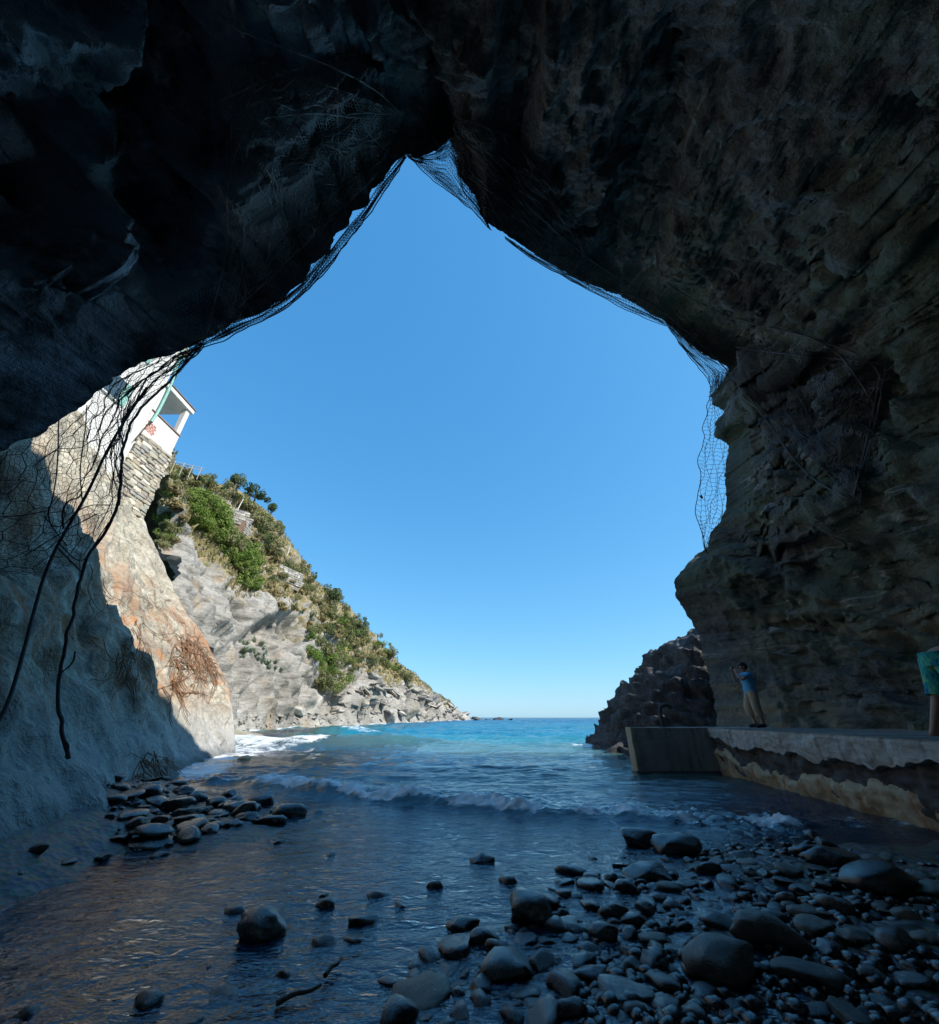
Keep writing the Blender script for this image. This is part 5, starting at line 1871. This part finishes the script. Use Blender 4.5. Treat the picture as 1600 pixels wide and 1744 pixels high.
# ------------------------------------------------------------------ rockfall netting
def hexnet(nx, ny):
    """segments of a hexagon lattice over the unit square"""
    segs = []
    for j in range(ny + 1):
        for i in range(nx + 1):
            x = i + (0.5 if j % 2 else 0)
            a = (x / nx, (j + (0.16)) / ny)
            b = (x / nx, (j - 0.16 + 0.66) / ny)
            segs.append((a, (x / nx, (j + 0.66) / ny)))
            lo = (x / nx, (j + 0.66) / ny)
            segs.append((lo, ((x - 0.5) / nx, (j + 1.16 - 0.16 + 0.0) / ny + 0.16 / ny)))
            segs.append((lo, ((x + 0.5) / nx, (j + 1.16) / ny)))
    S = np.array(segs)
    keep = ((S >= -0.001) & (S <= 1.001)).all(axis=(1, 2))
    return S[keep]


def sqnet(nx, ny):
    S = []
    for i in range(nx + 1):
        for j in range(ny * 2):
            S.append(((i / nx, j / ny / 2), (i / nx, (j + 1) / ny / 2)))
    for j in range(ny + 1):
        for i in range(nx * 2):
            S.append(((i / nx / 2, j / ny), ((i + 1) / nx / 2, j / ny)))
    return np.array(S)


def coons(top_c, bot_c, sag=0.0, seed=0, jit=0.02):
    """loft between two 3-D curves"""
    tc = resample(top_c, 200)
    bc = resample(bot_c, 200)

    def f(st):
        s, t = np.clip(st[..., 0], 0, 1), np.clip(st[..., 1], 0, 1)
        a = np.stack([np.interp(s, np.linspace(0, 1, 200), tc[:, k]) for k in range(3)], -1)
        b = np.stack([np.interp(s, np.linspace(0, 1, 200), bc[:, k]) for k in range(3)], -1)
        p_ = a * (1 - t[..., None]) + b * t[..., None]
        w = np.stack([fbm(np.stack([s * 7 + seed, t * 7, s * 0 + k], -1), 2) for k in range(3)], -1)
        p_ = p_ + w * jit * 3
        p_[..., 2] -= sag * np.sin(math.pi * t)
        return p_
    return f


def net_part(name, parent, f, segs, r, mat):
    a, b = f(segs[:, 0]), f(segs[:, 1])
    V, F = segs_mesh(a, b, r)
    return link(name, raw_mesh(name, V, F, False), mat, parent)


def lip_at(px0, px1):
    """stretch of the lip between two indices of the photo outline"""
    i0 = int(np.argmin(np.linalg.norm(L - P(*px0), axis=1)))
    i1 = int(np.argmin(np.linalg.norm(L - P(*px1), axis=1)))
    return i0, i1


def cables(parent, name, paths, r, mat):
    for pts in paths:
        V, F = tube(pts, r, 6)
        link(name, raw_mesh(name, V, F), mat, parent)


def PP(lst):
    return np.array([P(*lip_d(*a)) for a in lst])


# curtain hanging from the left lip
netL = thing('rockfall_net', 'torn wire netting hanging like a curtain from the left cave lip', 'netting', (0, 0, 0))
topL = PP([(352, 578, 6.95), (300, 598, 6.9), (235, 620, 6.4), (200, 640, 6.1), (130, 698, 5.6), (60, 738, 5.2), (0, 770, 4.95), (-60, 800, 4.6)])
botL = PP([(345, 590, 6.9), (285, 655, 6.7), (222, 715, 6.5), (207, 800, 6.2), (203, 870, 6.0), (140, 960, 5.7), (60, 985, 5.4), (-60, 1000, 5.0)])
fL = coons(topL, botL, 0.0, 1, 0.035)
net_part('coarse_mesh', netL, fL, hexnet(17, 10), 0.0055, MAT['wire'])
net_part('fine_mesh', netL, fL, hexnet(74, 42), 0.0028, MAT['wire'])
strands = []
for i in range(26):
    u = rnd.uniform(0.0, 0.5)
    s0 = np.array([[0.02, rnd.uniform(0, 1)], [0.15 + u * 0.4, rnd.uniform(0.0, 1)], [0.35 + u, rnd.uniform(0.1, 1)]])
    q_ = smooth_path(s0, 24, 2)
    strands.append(fL(q_))
cables(netL, 'strand', strands, 0.0065, MAT['wire'])

hang1 = thing('hanging_cable', 'long thick dark cable dangling from the left netting almost to the beach', 'cable', (0, 0, 0))
cables(hang1, 'cable', [smooth_path(PP([(345, 585, 6.9), (290, 650, 6.8), (232, 700, 6.6), (208, 760, 6.4), (205, 850, 6.2), (185, 900, 6.1), (150, 945, 6.0), (138, 980, 6.0), (125, 1040, 5.9), (108, 1110, 5.8), (98, 1175, 5.8), (103, 1235, 5.7), (117, 1292, 5.7)]), 160, 3) + 0.012 * fbm(np.arange(160)[:, None] * np.array([[0.21, 0.0, 0.0]]) + np.array([[0, 1.0, 2.0]]), 2)[:, None]], 0.022, MAT['wire'])
tw = [smooth_path(PP([(98, 1150, 5.8), (125, 1130, 5.7), (128, 1110, 5.7)]), 14, 1), smooth_path(PP([(112, 1290, 5.7), (118, 1270, 5.65), (110, 1262, 5.6)]), 14, 1), smooth_path(PP([(140, 975, 6.0), (110, 945, 5.9), (95, 930, 5.9)]), 14, 1)]
cables(hang1, 'frayed_end', tw, 0.011, MAT['wire'])
hang2 = thing('hanging_cable', 'thick dark cable slanting down to the left edge from the left netting', 'cable', (0, 0, 0))
cables(hang2, 'cable', [smooth_path(PP([(250, 660, 6.6), (215, 712, 6.5), (180, 770, 6.3), (150, 840, 6.0), (105, 915, 5.7), (78, 970, 5.5), (58, 1040, 5.3), (35, 1130, 5.0), (12, 1205, 4.8), (-20, 1260, 4.6)]), 140, 3)], 0.021, MAT['wire'])
loop = [smooth_path(PP([(108, 900, 5.8), (105, 870, 5.8), (118, 850, 5.8), (132, 850, 5.8), (140, 840, 5.9)]), 24, 2)]
cables(hang2, 'loop', loop, 0.012, MAT['wire'])
cross = [smooth_path(PP([(75, 880, 5.6), (100, 905, 5.7), (140, 860, 5.9), (190, 860, 6.1)]), 30, 2), smooth_path(PP([(45, 945, 5.4), (100, 910, 5.6), (165, 875, 6.0)]), 30, 2),
         smooth_path(PP([(100, 925, 5.6), (140, 965, 5.9), (165, 920, 6.0), (185, 890, 6.1)]), 30, 2), smooth_path(PP([(0, 880, 5.0), (40, 878, 5.2), (80, 870, 5.5)]), 24, 2),
         smooth_path(PP([(100, 715, 5.5), (98, 800, 5.6), (90, 850, 5.6), (78, 885, 5.6), (115, 930, 5.7)]), 30, 2), smooth_path(PP([(148, 690, 5.9), (145, 740, 6.0), (135, 800, 6.0), (140, 850, 6.0)]), 30, 2)]
cables(netL, 'strand', cross, 0.008, MAT['wire'])


def edge_net(label, up_px, low_px, nx, ny, r, seed, back, square=False):
    """netting slung across the uneven rock edge, and the part of it that runs up over the rock"""
    t = thing('edge_net', label, 'netting', (0, 0, 0))
    up, low = PP(up_px), PP(low_px)
    f1 = coons(up, low, 0.0, seed, 0.014)
    net_part('edge_mesh', t, f1, sqnet(nx, ny) if square else hexnet(nx, ny), r, MAT['wire'])
    S = hexnet(nx, ny)
    q2 = np.stack([np.clip(S[:, 0, 0] + 0.04 * np.sin(9 * S[:, 0, 1]), 0, 1), S[:, 0, 1]], 1)
    q3 = np.stack([np.clip(S[:, 1, 0] + 0.05 * np.cos(7 * S[:, 1, 0]), 0, 1), S[:, 1, 1]], 1)
    V, F = segs_mesh(f1(q2), f1(q3), r * 0.8)
    link('loose_mesh', raw_mesh('loose_mesh', V, F, False), MAT['wire'], t)
    lo = f1(np.stack([np.linspace(0, 1, 120), np.ones(120)], 1))
    cables(t, 'edge_cable', [lo + 0.02 * fbm(lo * 2.5, 2)[:, None]], r * 2.2, MAT['wire'])
    i0_ = [int(np.argmin(np.linalg.norm(L - p_, axis=1))) for p_ in (up[0], up[-1])]
    idx = np.linspace(i0_[0], i0_[1], 200).astype(int)
    mid = inner[2, idx] + nrm[2, idx] * 0.04
    upr = inner[back, idx] + nrm[back, idx] * 0.12
    net_part('rock_mesh', t, coons(upr, mid, 0.0, seed + 3, 0.02), hexnet(nx, max(8, ny * 3)), r * 0.8, MAT['wire'])
    return t


edge_net('netting slung below the left shoulder of the cave mouth',
         [(345, 580, 7.0), (400, 545, 6.8), (440, 532, 6.65), (480, 508, 6.5), (522, 474, 6.2), (535, 450, 6.05), (560, 428, 5.85), (592, 386, 5.55), (622, 350, 5.3), (652, 304, 5.0), (690, 262, 4.6)],
         [(345, 592, 6.95), (400, 567, 6.75), (445, 548, 6.6), (484, 528, 6.45), (530, 490, 6.15), (556, 458, 6.0), (582, 424, 5.8), (606, 398, 5.5), (634, 358, 5.25), (658, 322, 4.95), (692, 268, 4.6)], 90, 4, 0.006, 5, 60)
edge_net('netting bunched across the notch at the top of the cave mouth',
         [(690, 262, 4.6), (718, 266, 4.5), (745, 256, 4.45), (768, 232, 4.4), (780, 264, 4.6), (786, 300, 4.8), (814, 336, 5.1), (832, 384, 5.4)],
         [(696, 268, 4.6), (716, 286, 4.6), (736, 304, 4.7), (752, 318, 4.75), (770, 330, 4.85), (788, 344, 4.95), (812, 364, 5.15), (836, 392, 5.4)], 46, 12, 0.005, 9, 50)
edge_net('thin netting along the right shoulder of the cave mouth',
         [(860, 402, 5.7), (900, 428, 6.0), (1000, 482, 7.0), (1070, 510, 7.7), (1132, 544, 8.5)],
         [(862, 408, 5.7), (905, 440, 6.0), (1000, 492, 7.0), (1066, 528, 7.7), (1136, 556, 8.5)], 60, 4, 0.006, 12, 60, True)
edge_net('crumpled netting in the corner of the right shoulder of the mouth',
         [(1132, 544, 8.5), (1168, 574, 9.0), (1202, 603, 9.5), (1243, 626, 9.95), (1234, 654, 10.4)],
         [(1136, 552, 8.5), (1158, 586, 9.0), (1182, 616, 9.4), (1206, 644, 9.8), (1214, 668, 10.4)], 40, 10, 0.007, 15, 60)

# square netting hanging free at the right side of the mouth
netR = thing('hanging_net', 'square wire netting hanging free against the sky on the right of the mouth', 'netting', (0, 0, 0))
rt = PP([(1243, 628, 9.9), (1220, 668, 10.6), (1240, 702, 10.9), (1240, 760, 11.7), (1236, 830, 12.8), (1236, 872, 13.3), (1212, 915, 13.8), (1205, 938, 14.0)])
lf = PP([(1208, 640, 9.8), (1208, 680, 10.5), (1200, 720, 11.0), (1196, 770, 11.6), (1190, 840, 12.6), (1189, 880, 13.1), (1194, 915, 13.6), (1203, 940, 14.0)])
fR = coons(rt, lf, 0.0, 21, 0.055)
net_part('mesh', netR, fR, np.concatenate([sqnet(42, 7)[:, :, :]]), 0.0075, MAT['wire'])
cables(netR, 'edge_cable', [fR(np.stack([np.linspace(0, 1, 80), np.ones(80)], 1))], 0.014, MAT['wire'])
V = np.array([[0, 0, 0], [0.09, 0.02, 0.07], [0.05, 0.0, 0.2], [-0.05, 0.02, 0.14], [0.02, 0.05, 0.1]])
lf_ = link('leaf', raw_mesh('leaf', V, np.array([[0, 1, 4], [1, 2, 4], [2, 3, 4], [3, 0, 4]]), False), MAT['orange_leaf'])
lf_.location = P(*lip_d(1196, 850, 12.7))
tag(lf_, 'orange dead leaf caught in the hanging net at right', 'leaf')


# netting pinned over the rock on both sides
def rock_net(label, quad, nx, ny, r, mat, paths, cr, seed):
    t = thing('rock_net', label, 'netting', (0, 0, 0))
    qd = np.array(quad, float)

    def f(st):
        s, u = np.clip(st[:, 0], 0, 1)[:, None], np.clip(st[:, 1], 0, 1)[:, None]
        pxy = (qd[0] * (1 - s) + qd[1] * s) * (1 - u) + (qd[3] * (1 - s) + qd[2] * s) * u
        pxy = pxy + 5.0 * np.stack([fbm(np.column_stack([st * 8, st[:, 0] * 0 + seed + k]), 2) for k in (0, 5)], 1)
        out = []
        for x, y in pxy:
            h = cast(cave_bvh, x, y)[0]
            out.append(np.array(h if h is not None else (np.nan,) * 3))
        out = np.array(out)
        dv = out - CAM
        return CAM + dv * (1 - 0.14 / np.linalg.norm(dv, axis=1))[:, None]
    S = hexnet(nx, ny)
    a, b = f(S[:, 0]), f(S[:, 1])
    ok = ~np.isnan(a).any(1) & ~np.isnan(b).any(1)
    ok &= np.linalg.norm(a - b, axis=1) < 0.9
    V, F = segs_mesh(a[ok], b[ok], r)
    link('mesh', raw_mesh('mesh', V, F, False), mat, t)
    for pth_ in paths:
        q_ = smooth_path(np.array(pth_, float), 60, 2)
        hits = []
        for x, y in q_:
            h = cast(cave_bvh, x, y)[0]
            if h is not None:
                h = np.array(h)
                hits.append(CAM + (h - CAM) * (1 - 0.2 / np.linalg.norm(h - CAM)))
        if len(hits) > 8:
            hits = np.array(hits)
            ker = np.ones(5) / 5
            sm = np.stack([np.convolve(np.pad(hits[:, k], 2, 'edge'), ker, 'valid') for k in range(3)], 1)
            V, F = tube(sm, cr, 5)
            link('cable', raw_mesh('cable', V, F), mat, t)
    rr = random.Random(seed * 7)
    parts = []
    for _ in range(60):
        s_0, u_0 = rr.random(), rr.random()
        ang_ = rr.uniform(0, 6.28)
        pts = []
        for k in range(16):
            sq_, uq_ = min(1, max(0, s_0)), min(1, max(0, u_0))
            x, y = (qd[0] * (1 - sq_) + qd[1] * sq_) * (1 - uq_) + (qd[3] * (1 - sq_) + qd[2] * sq_) * uq_
            h = cast(cave_bvh, x, y)[0]
            if h is None:
                break
            h = np.array(h)
            pts.append(CAM + (h - CAM) * (1 - rr.uniform(0.12, 0.28) / np.linalg.norm(h - CAM)))
            ang_ += rr.uniform(-0.6, 0.6)
            s_0 += 0.03 * math.cos(ang_)
            u_0 += 0.04 * math.sin(ang_)
        if len(pts) > 6:
            pts = np.array(pts)
            if np.max(np.linalg.norm(np.diff(pts, axis=0), axis=1)) < 0.8:
                parts.append(tube(smooth_path(pts, 30, 2), r * 1.2, 4))
    if parts:
        V, F = join_vf(parts)
        link('tangle', raw_mesh('tangle', V, F), mat, t)['kind'] = 'stuff'
    return t


rock_net('dark netting pinned over the rock right of the cave mouth', [(1140, 545), (1510, 620), (1465, 860), (1250, 650)], 64, 36, 0.011, MAT['wire_mid'],
         [[(1118, 420), (1118, 470), (1160, 500), (1250, 545), (1390, 575), (1510, 622), (1498, 700), (1470, 800), (1450, 850)], [(1000, 490), (1090, 500), (1180, 570), (1250, 640), (1310, 720), (1370, 810), (1450, 852)],
          [(1245, 590), (1330, 602), (1420, 610), (1505, 620)], [(1340, 560), (1420, 590), (1460, 640), (1490, 690)], [(1050, 470), (1085, 465), (1075, 440)], [(1500, 640), (1480, 740), (1455, 845)]], 0.022, 3)
rock_net('pale tangled netting pinned over the rock left of the cave mouth', [(395, 90), (690, 190), (640, 300), (390, 540)], 54, 50, 0.010, MAT['wire_light'],
         [[(375, 25), (400, 50), (470, 75), (560, 110), (640, 150), (690, 200)], [(370, 175), (430, 145), (510, 115)], [(388, 230), (385, 330), (390, 420), (370, 500), (345, 590)], [(600, 165), (620, 220), (660, 260)], [(450, 200), (540, 190), (600, 200)], [(575, 120), (575, 250), (590, 370)]], 0.014, 6)
rock_net('dark netting pinned over the rock above the notch', [(690, 170), (870, 230), (1060, 480), (830, 380)], 44, 28, 0.010, MAT['wire_mid'],
         [[(780, 230), (840, 290), (920, 370), (1000, 440), (1100, 500)], [(800, 300), (880, 360), (960, 410)], [(700, 190), (760, 260), (800, 330)]], 0.016, 8)

# ------------------------------------------------------------------ dead creepers on the left cliff
def creeper(label, starts, n, steps, spread, seed, r=0.008, down=(0.4, 1.0)):
    t = thing('creeper', label, 'creeper', (0, 0, 0))
    rr = random.Random(seed)
    parts = []
    for _ in range(n):
        x, y = rr.choice(starts)
        x += rr.uniform(-spread, spread)
        y += rr.uniform(-spread, spread)
        a = math.atan2(down[1], down[0]) + rr.uniform(-0.9, 0.9)
        pts = []
        for k in range(steps):
            h, nr_ = cast(slab_bvh, x, y)
            if h is None:
                break
            pts.append(np.array(h) + np.array(nr_ if nr_.x > 0 else -nr_) * 0.05)
            a += rr.uniform(-0.5, 0.5)
            x += 5 * math.cos(a)
            y += 5 * math.sin(a)
        if len(pts) > 4:
            pts = np.array(pts)
            if np.max(np.linalg.norm(np.diff(pts, axis=0), axis=1)) < 1.2:
                parts.append(tube(smooth_path(pts, len(pts) * 2, 1), np.linspace(r, r * 0.4, len(pts) * 2), 4))
    if parts:
        V, F = join_vf(parts)
        o = link('stems', raw_mesh('stems', V, F), MAT['creeper'], t)
        o['kind'] = 'stuff'


creeper('reddish dead creeper mat beside the shadow edge on the left cliff', [(215, 1090), (230, 1110), (215, 1130), (240, 1075)], 90, 16, 18, 1, 0.013)
creeper('rust-brown creeper trailing over the outer edge of the left cliff', [(310, 1090), (330, 1100), (345, 1120), (300, 1120), (290, 1160)], 80, 16, 14, 2, 0.016)
creeper('thin dry creeper stems streaking down the upper left cliff', [(170, 930), (220, 970), (150, 960), (260, 1010), (190, 1000)], 60, 30, 22, 3, 0.009, (1.0, 0.75))
creeper('dark dry branches hanging over the cobbles at the foot of the left cliff', [(250, 1290), (270, 1300), (235, 1310)], 26, 14, 14, 4, 0.012, (0.3, 0.8))

# ------------------------------------------------------------------ labels that single out the tellable ones
def centre_px(o):
    q_ = np.array(o.location, float)
    x, y = to_px(q_[None])
    return float(x[0]), float(y[0])


SHORT = {'large smooth dark boulder standing alone in the stream': 'lone large boulder in the stream',
         'small dark round stone alone in the water below the wave': 'lone small round stone below the wave',
         'black blocky rock at the water edge, tallest of the bank': 'tall black blocky rock',
         'large pale flat-topped stone at the bottom edge near the centre': 'pale flat-topped stone',
         'big smooth grey stone, left of the three largest on the bank': 'left of the three biggest grey stones',
         'big smooth grey stone, rearmost of the three largest on the bank': 'rear of the three biggest grey stones',
         'big smooth grey stone, right of the three largest on the bank': 'right of the three biggest grey stones',
         'huge black wet boulder under the jetty wall, left of the pair': 'left huge boulder under the jetty',
         'huge black wet boulder under the jetty wall, right of the pair': 'right huge boulder under the jetty',
         'rounded boulder, highest on the left cobble bar': 'highest rounded boulder of the left bar',
         'long flat dark stone at the water edge of the left cobble bar': 'long flat stone of the left bar',
         'rough black rock in the middle of the stone bank': 'rough black rock of the bank',
         'angular bluish rock at the bottom of the stone bank': 'angular bluish rock at the bottom',
         'smooth bluish stone left of the big grey stones': 'smooth bluish stone of the bank',
         'long dark flat rock behind the middle of the stone bank': 'long dark flat rock of the bank',
         'dark jagged rock left of its twin in the shallows below the jetty': 'left jagged rock in the shallows',
         'tall narrow dark tree standing alone on the skyline of the headland': 'tall narrow skyline tree',
         'wide flat-topped dark tree on the skyline above the brown rock bluff': 'wide flat-topped skyline tree',
         'short brown stone terrace wall right of the bright green shrubs': 'short brown terrace wall',
         'long pale stone terrace wall on the mid slope near the skyline': 'long pale terrace wall',
         'brown flat boulder perched high on the slope': 'brown boulder perched on the slope',
         'large rounded grey boulder in the middle of the headland shore': 'large rounded shore boulder',
         'upright rock slab standing at the foot of the cliff': 'upright slab at the cliff foot',
         'long flat boulder sloping into the sea near the point': 'long flat boulder near the point',
         'broad flat-topped boulder at the left foot of the pale cliff': 'broad flat-topped shore boulder'}
tops = [o for o in scene.objects if o.parent is None and 'label' in o.keys()]
marks = [(SHORT[o['label']], centre_px(o)) for o in tops if o['label'] in SHORT]
groups = {}
for o in tops:
    if 'group' in o.keys() and o['group'] != 'trees on the headland':
        groups.setdefault(o['label'], []).append(o)
NOUN = {'bank_stone': 'wet dark bank stone', 'bank_cobble': 'grey bank stone', 'bar_cobble': 'dark wet cobble', 'stream_stone': 'small stream stone', 'shallow_rock': 'dark shallows rock',
        'boulder': 'grey shore boulder', 'beach_boulder': 'bleached beach boulder', 'cliff_shrub': 'bright green shrub', 'cliff_top_shrub': 'yellow-green cliff-top shrub', 'ridge_shrub': 'dark ridge shrub',
        'slope_bush': 'dark slope bush', 'slope_shrub': 'olive slope shrub', 'shore_shrub': 'pale shore shrub', 'agave': 'grey-green agave', 'grass_clump': 'dry grass clump'}
PLACE = {'bank_stone': 'in the left half of the stone bank', 'bank_cobble': 'in the right half of the stone bank', 'bar_cobble': 'in the heap below the left cliff', 'stream_stone': 'in the stream',
         'shallow_rock': 'in the shallows below the jetty', 'boulder': 'on the headland shore', 'beach_boulder': 'below the pale cliff', 'cliff_shrub': 'draping the grey cliff', 'cliff_top_shrub': 'beside the stone retaining wall',
         'ridge_shrub': 'on the headland skyline', 'slope_bush': 'on the far seaward slope', 'slope_shrub': 'in the middle of the headland', 'shore_shrub': 'above the shore boulders', 'agave': 'on the cliff ledge', 'grass_clump': 'on the headland slope'}
for lab, os_ in groups.items():
    base = os_[0].name.split('.')[0]
    if base not in NOUN:
        continue
    if 'slab on the low spur' in lab:
        noun, place = 'grey slab', 'on the low spur to the point'
    else:
        noun, place = NOUN[base], PLACE[base]
    pos = {o: centre_px(o) for o in os_}
    pos = {o: p_ for o, p_ in pos.items() if 0 < p_[0] < 1600 and 0 < p_[1] < 1744}
    if len(pos) < 6:
        continue
    done = set()

    def give(o, text):
        if o not in done:
            o['label'] = text
            done.add(o)
    give(max(pos, key=lambda o: o.scale[0] * px_per_m(np.array(o.location))), f'largest-looking {noun} {place}')
    give(min(pos, key=lambda o: pos[o][0]), f'leftmost {noun} {place}')
    give(max(pos, key=lambda o: pos[o][0]), f'rightmost {noun} {place}')
    give(min(pos, key=lambda o: pos[o][1]), f'highest {noun} in the picture {place}')
    give(max(pos, key=lambda o: pos[o][1]), f'lowest {noun} in the picture {place}')
    for mk, (mx, my) in marks:
        for word, (ux, uy) in (('just left of', (-1, 0)), ('just right of', (1, 0)), ('just above', (0, -1)), ('just below', (0, 1)), ('above left of', (-0.7, -0.7)), ('above right of', (0.7, -0.7)), ('below left of', (-0.7, 0.7)), ('below right of', (0.7, 0.7))):
            best, bd = None, 90.0
            for o, (x, y) in pos.items():
                dx, dy = x - mx, (y - my) * 1.3
                r_ = math.hypot(dx, dy)
                if r_ < 8 or (dx * ux + dy * uy) / r_ < 0.9:
                    continue
                if r_ < bd:
                    best, bd = o, r_
            if best is not None:
                give(best, f'{noun} {word} the {mk}')
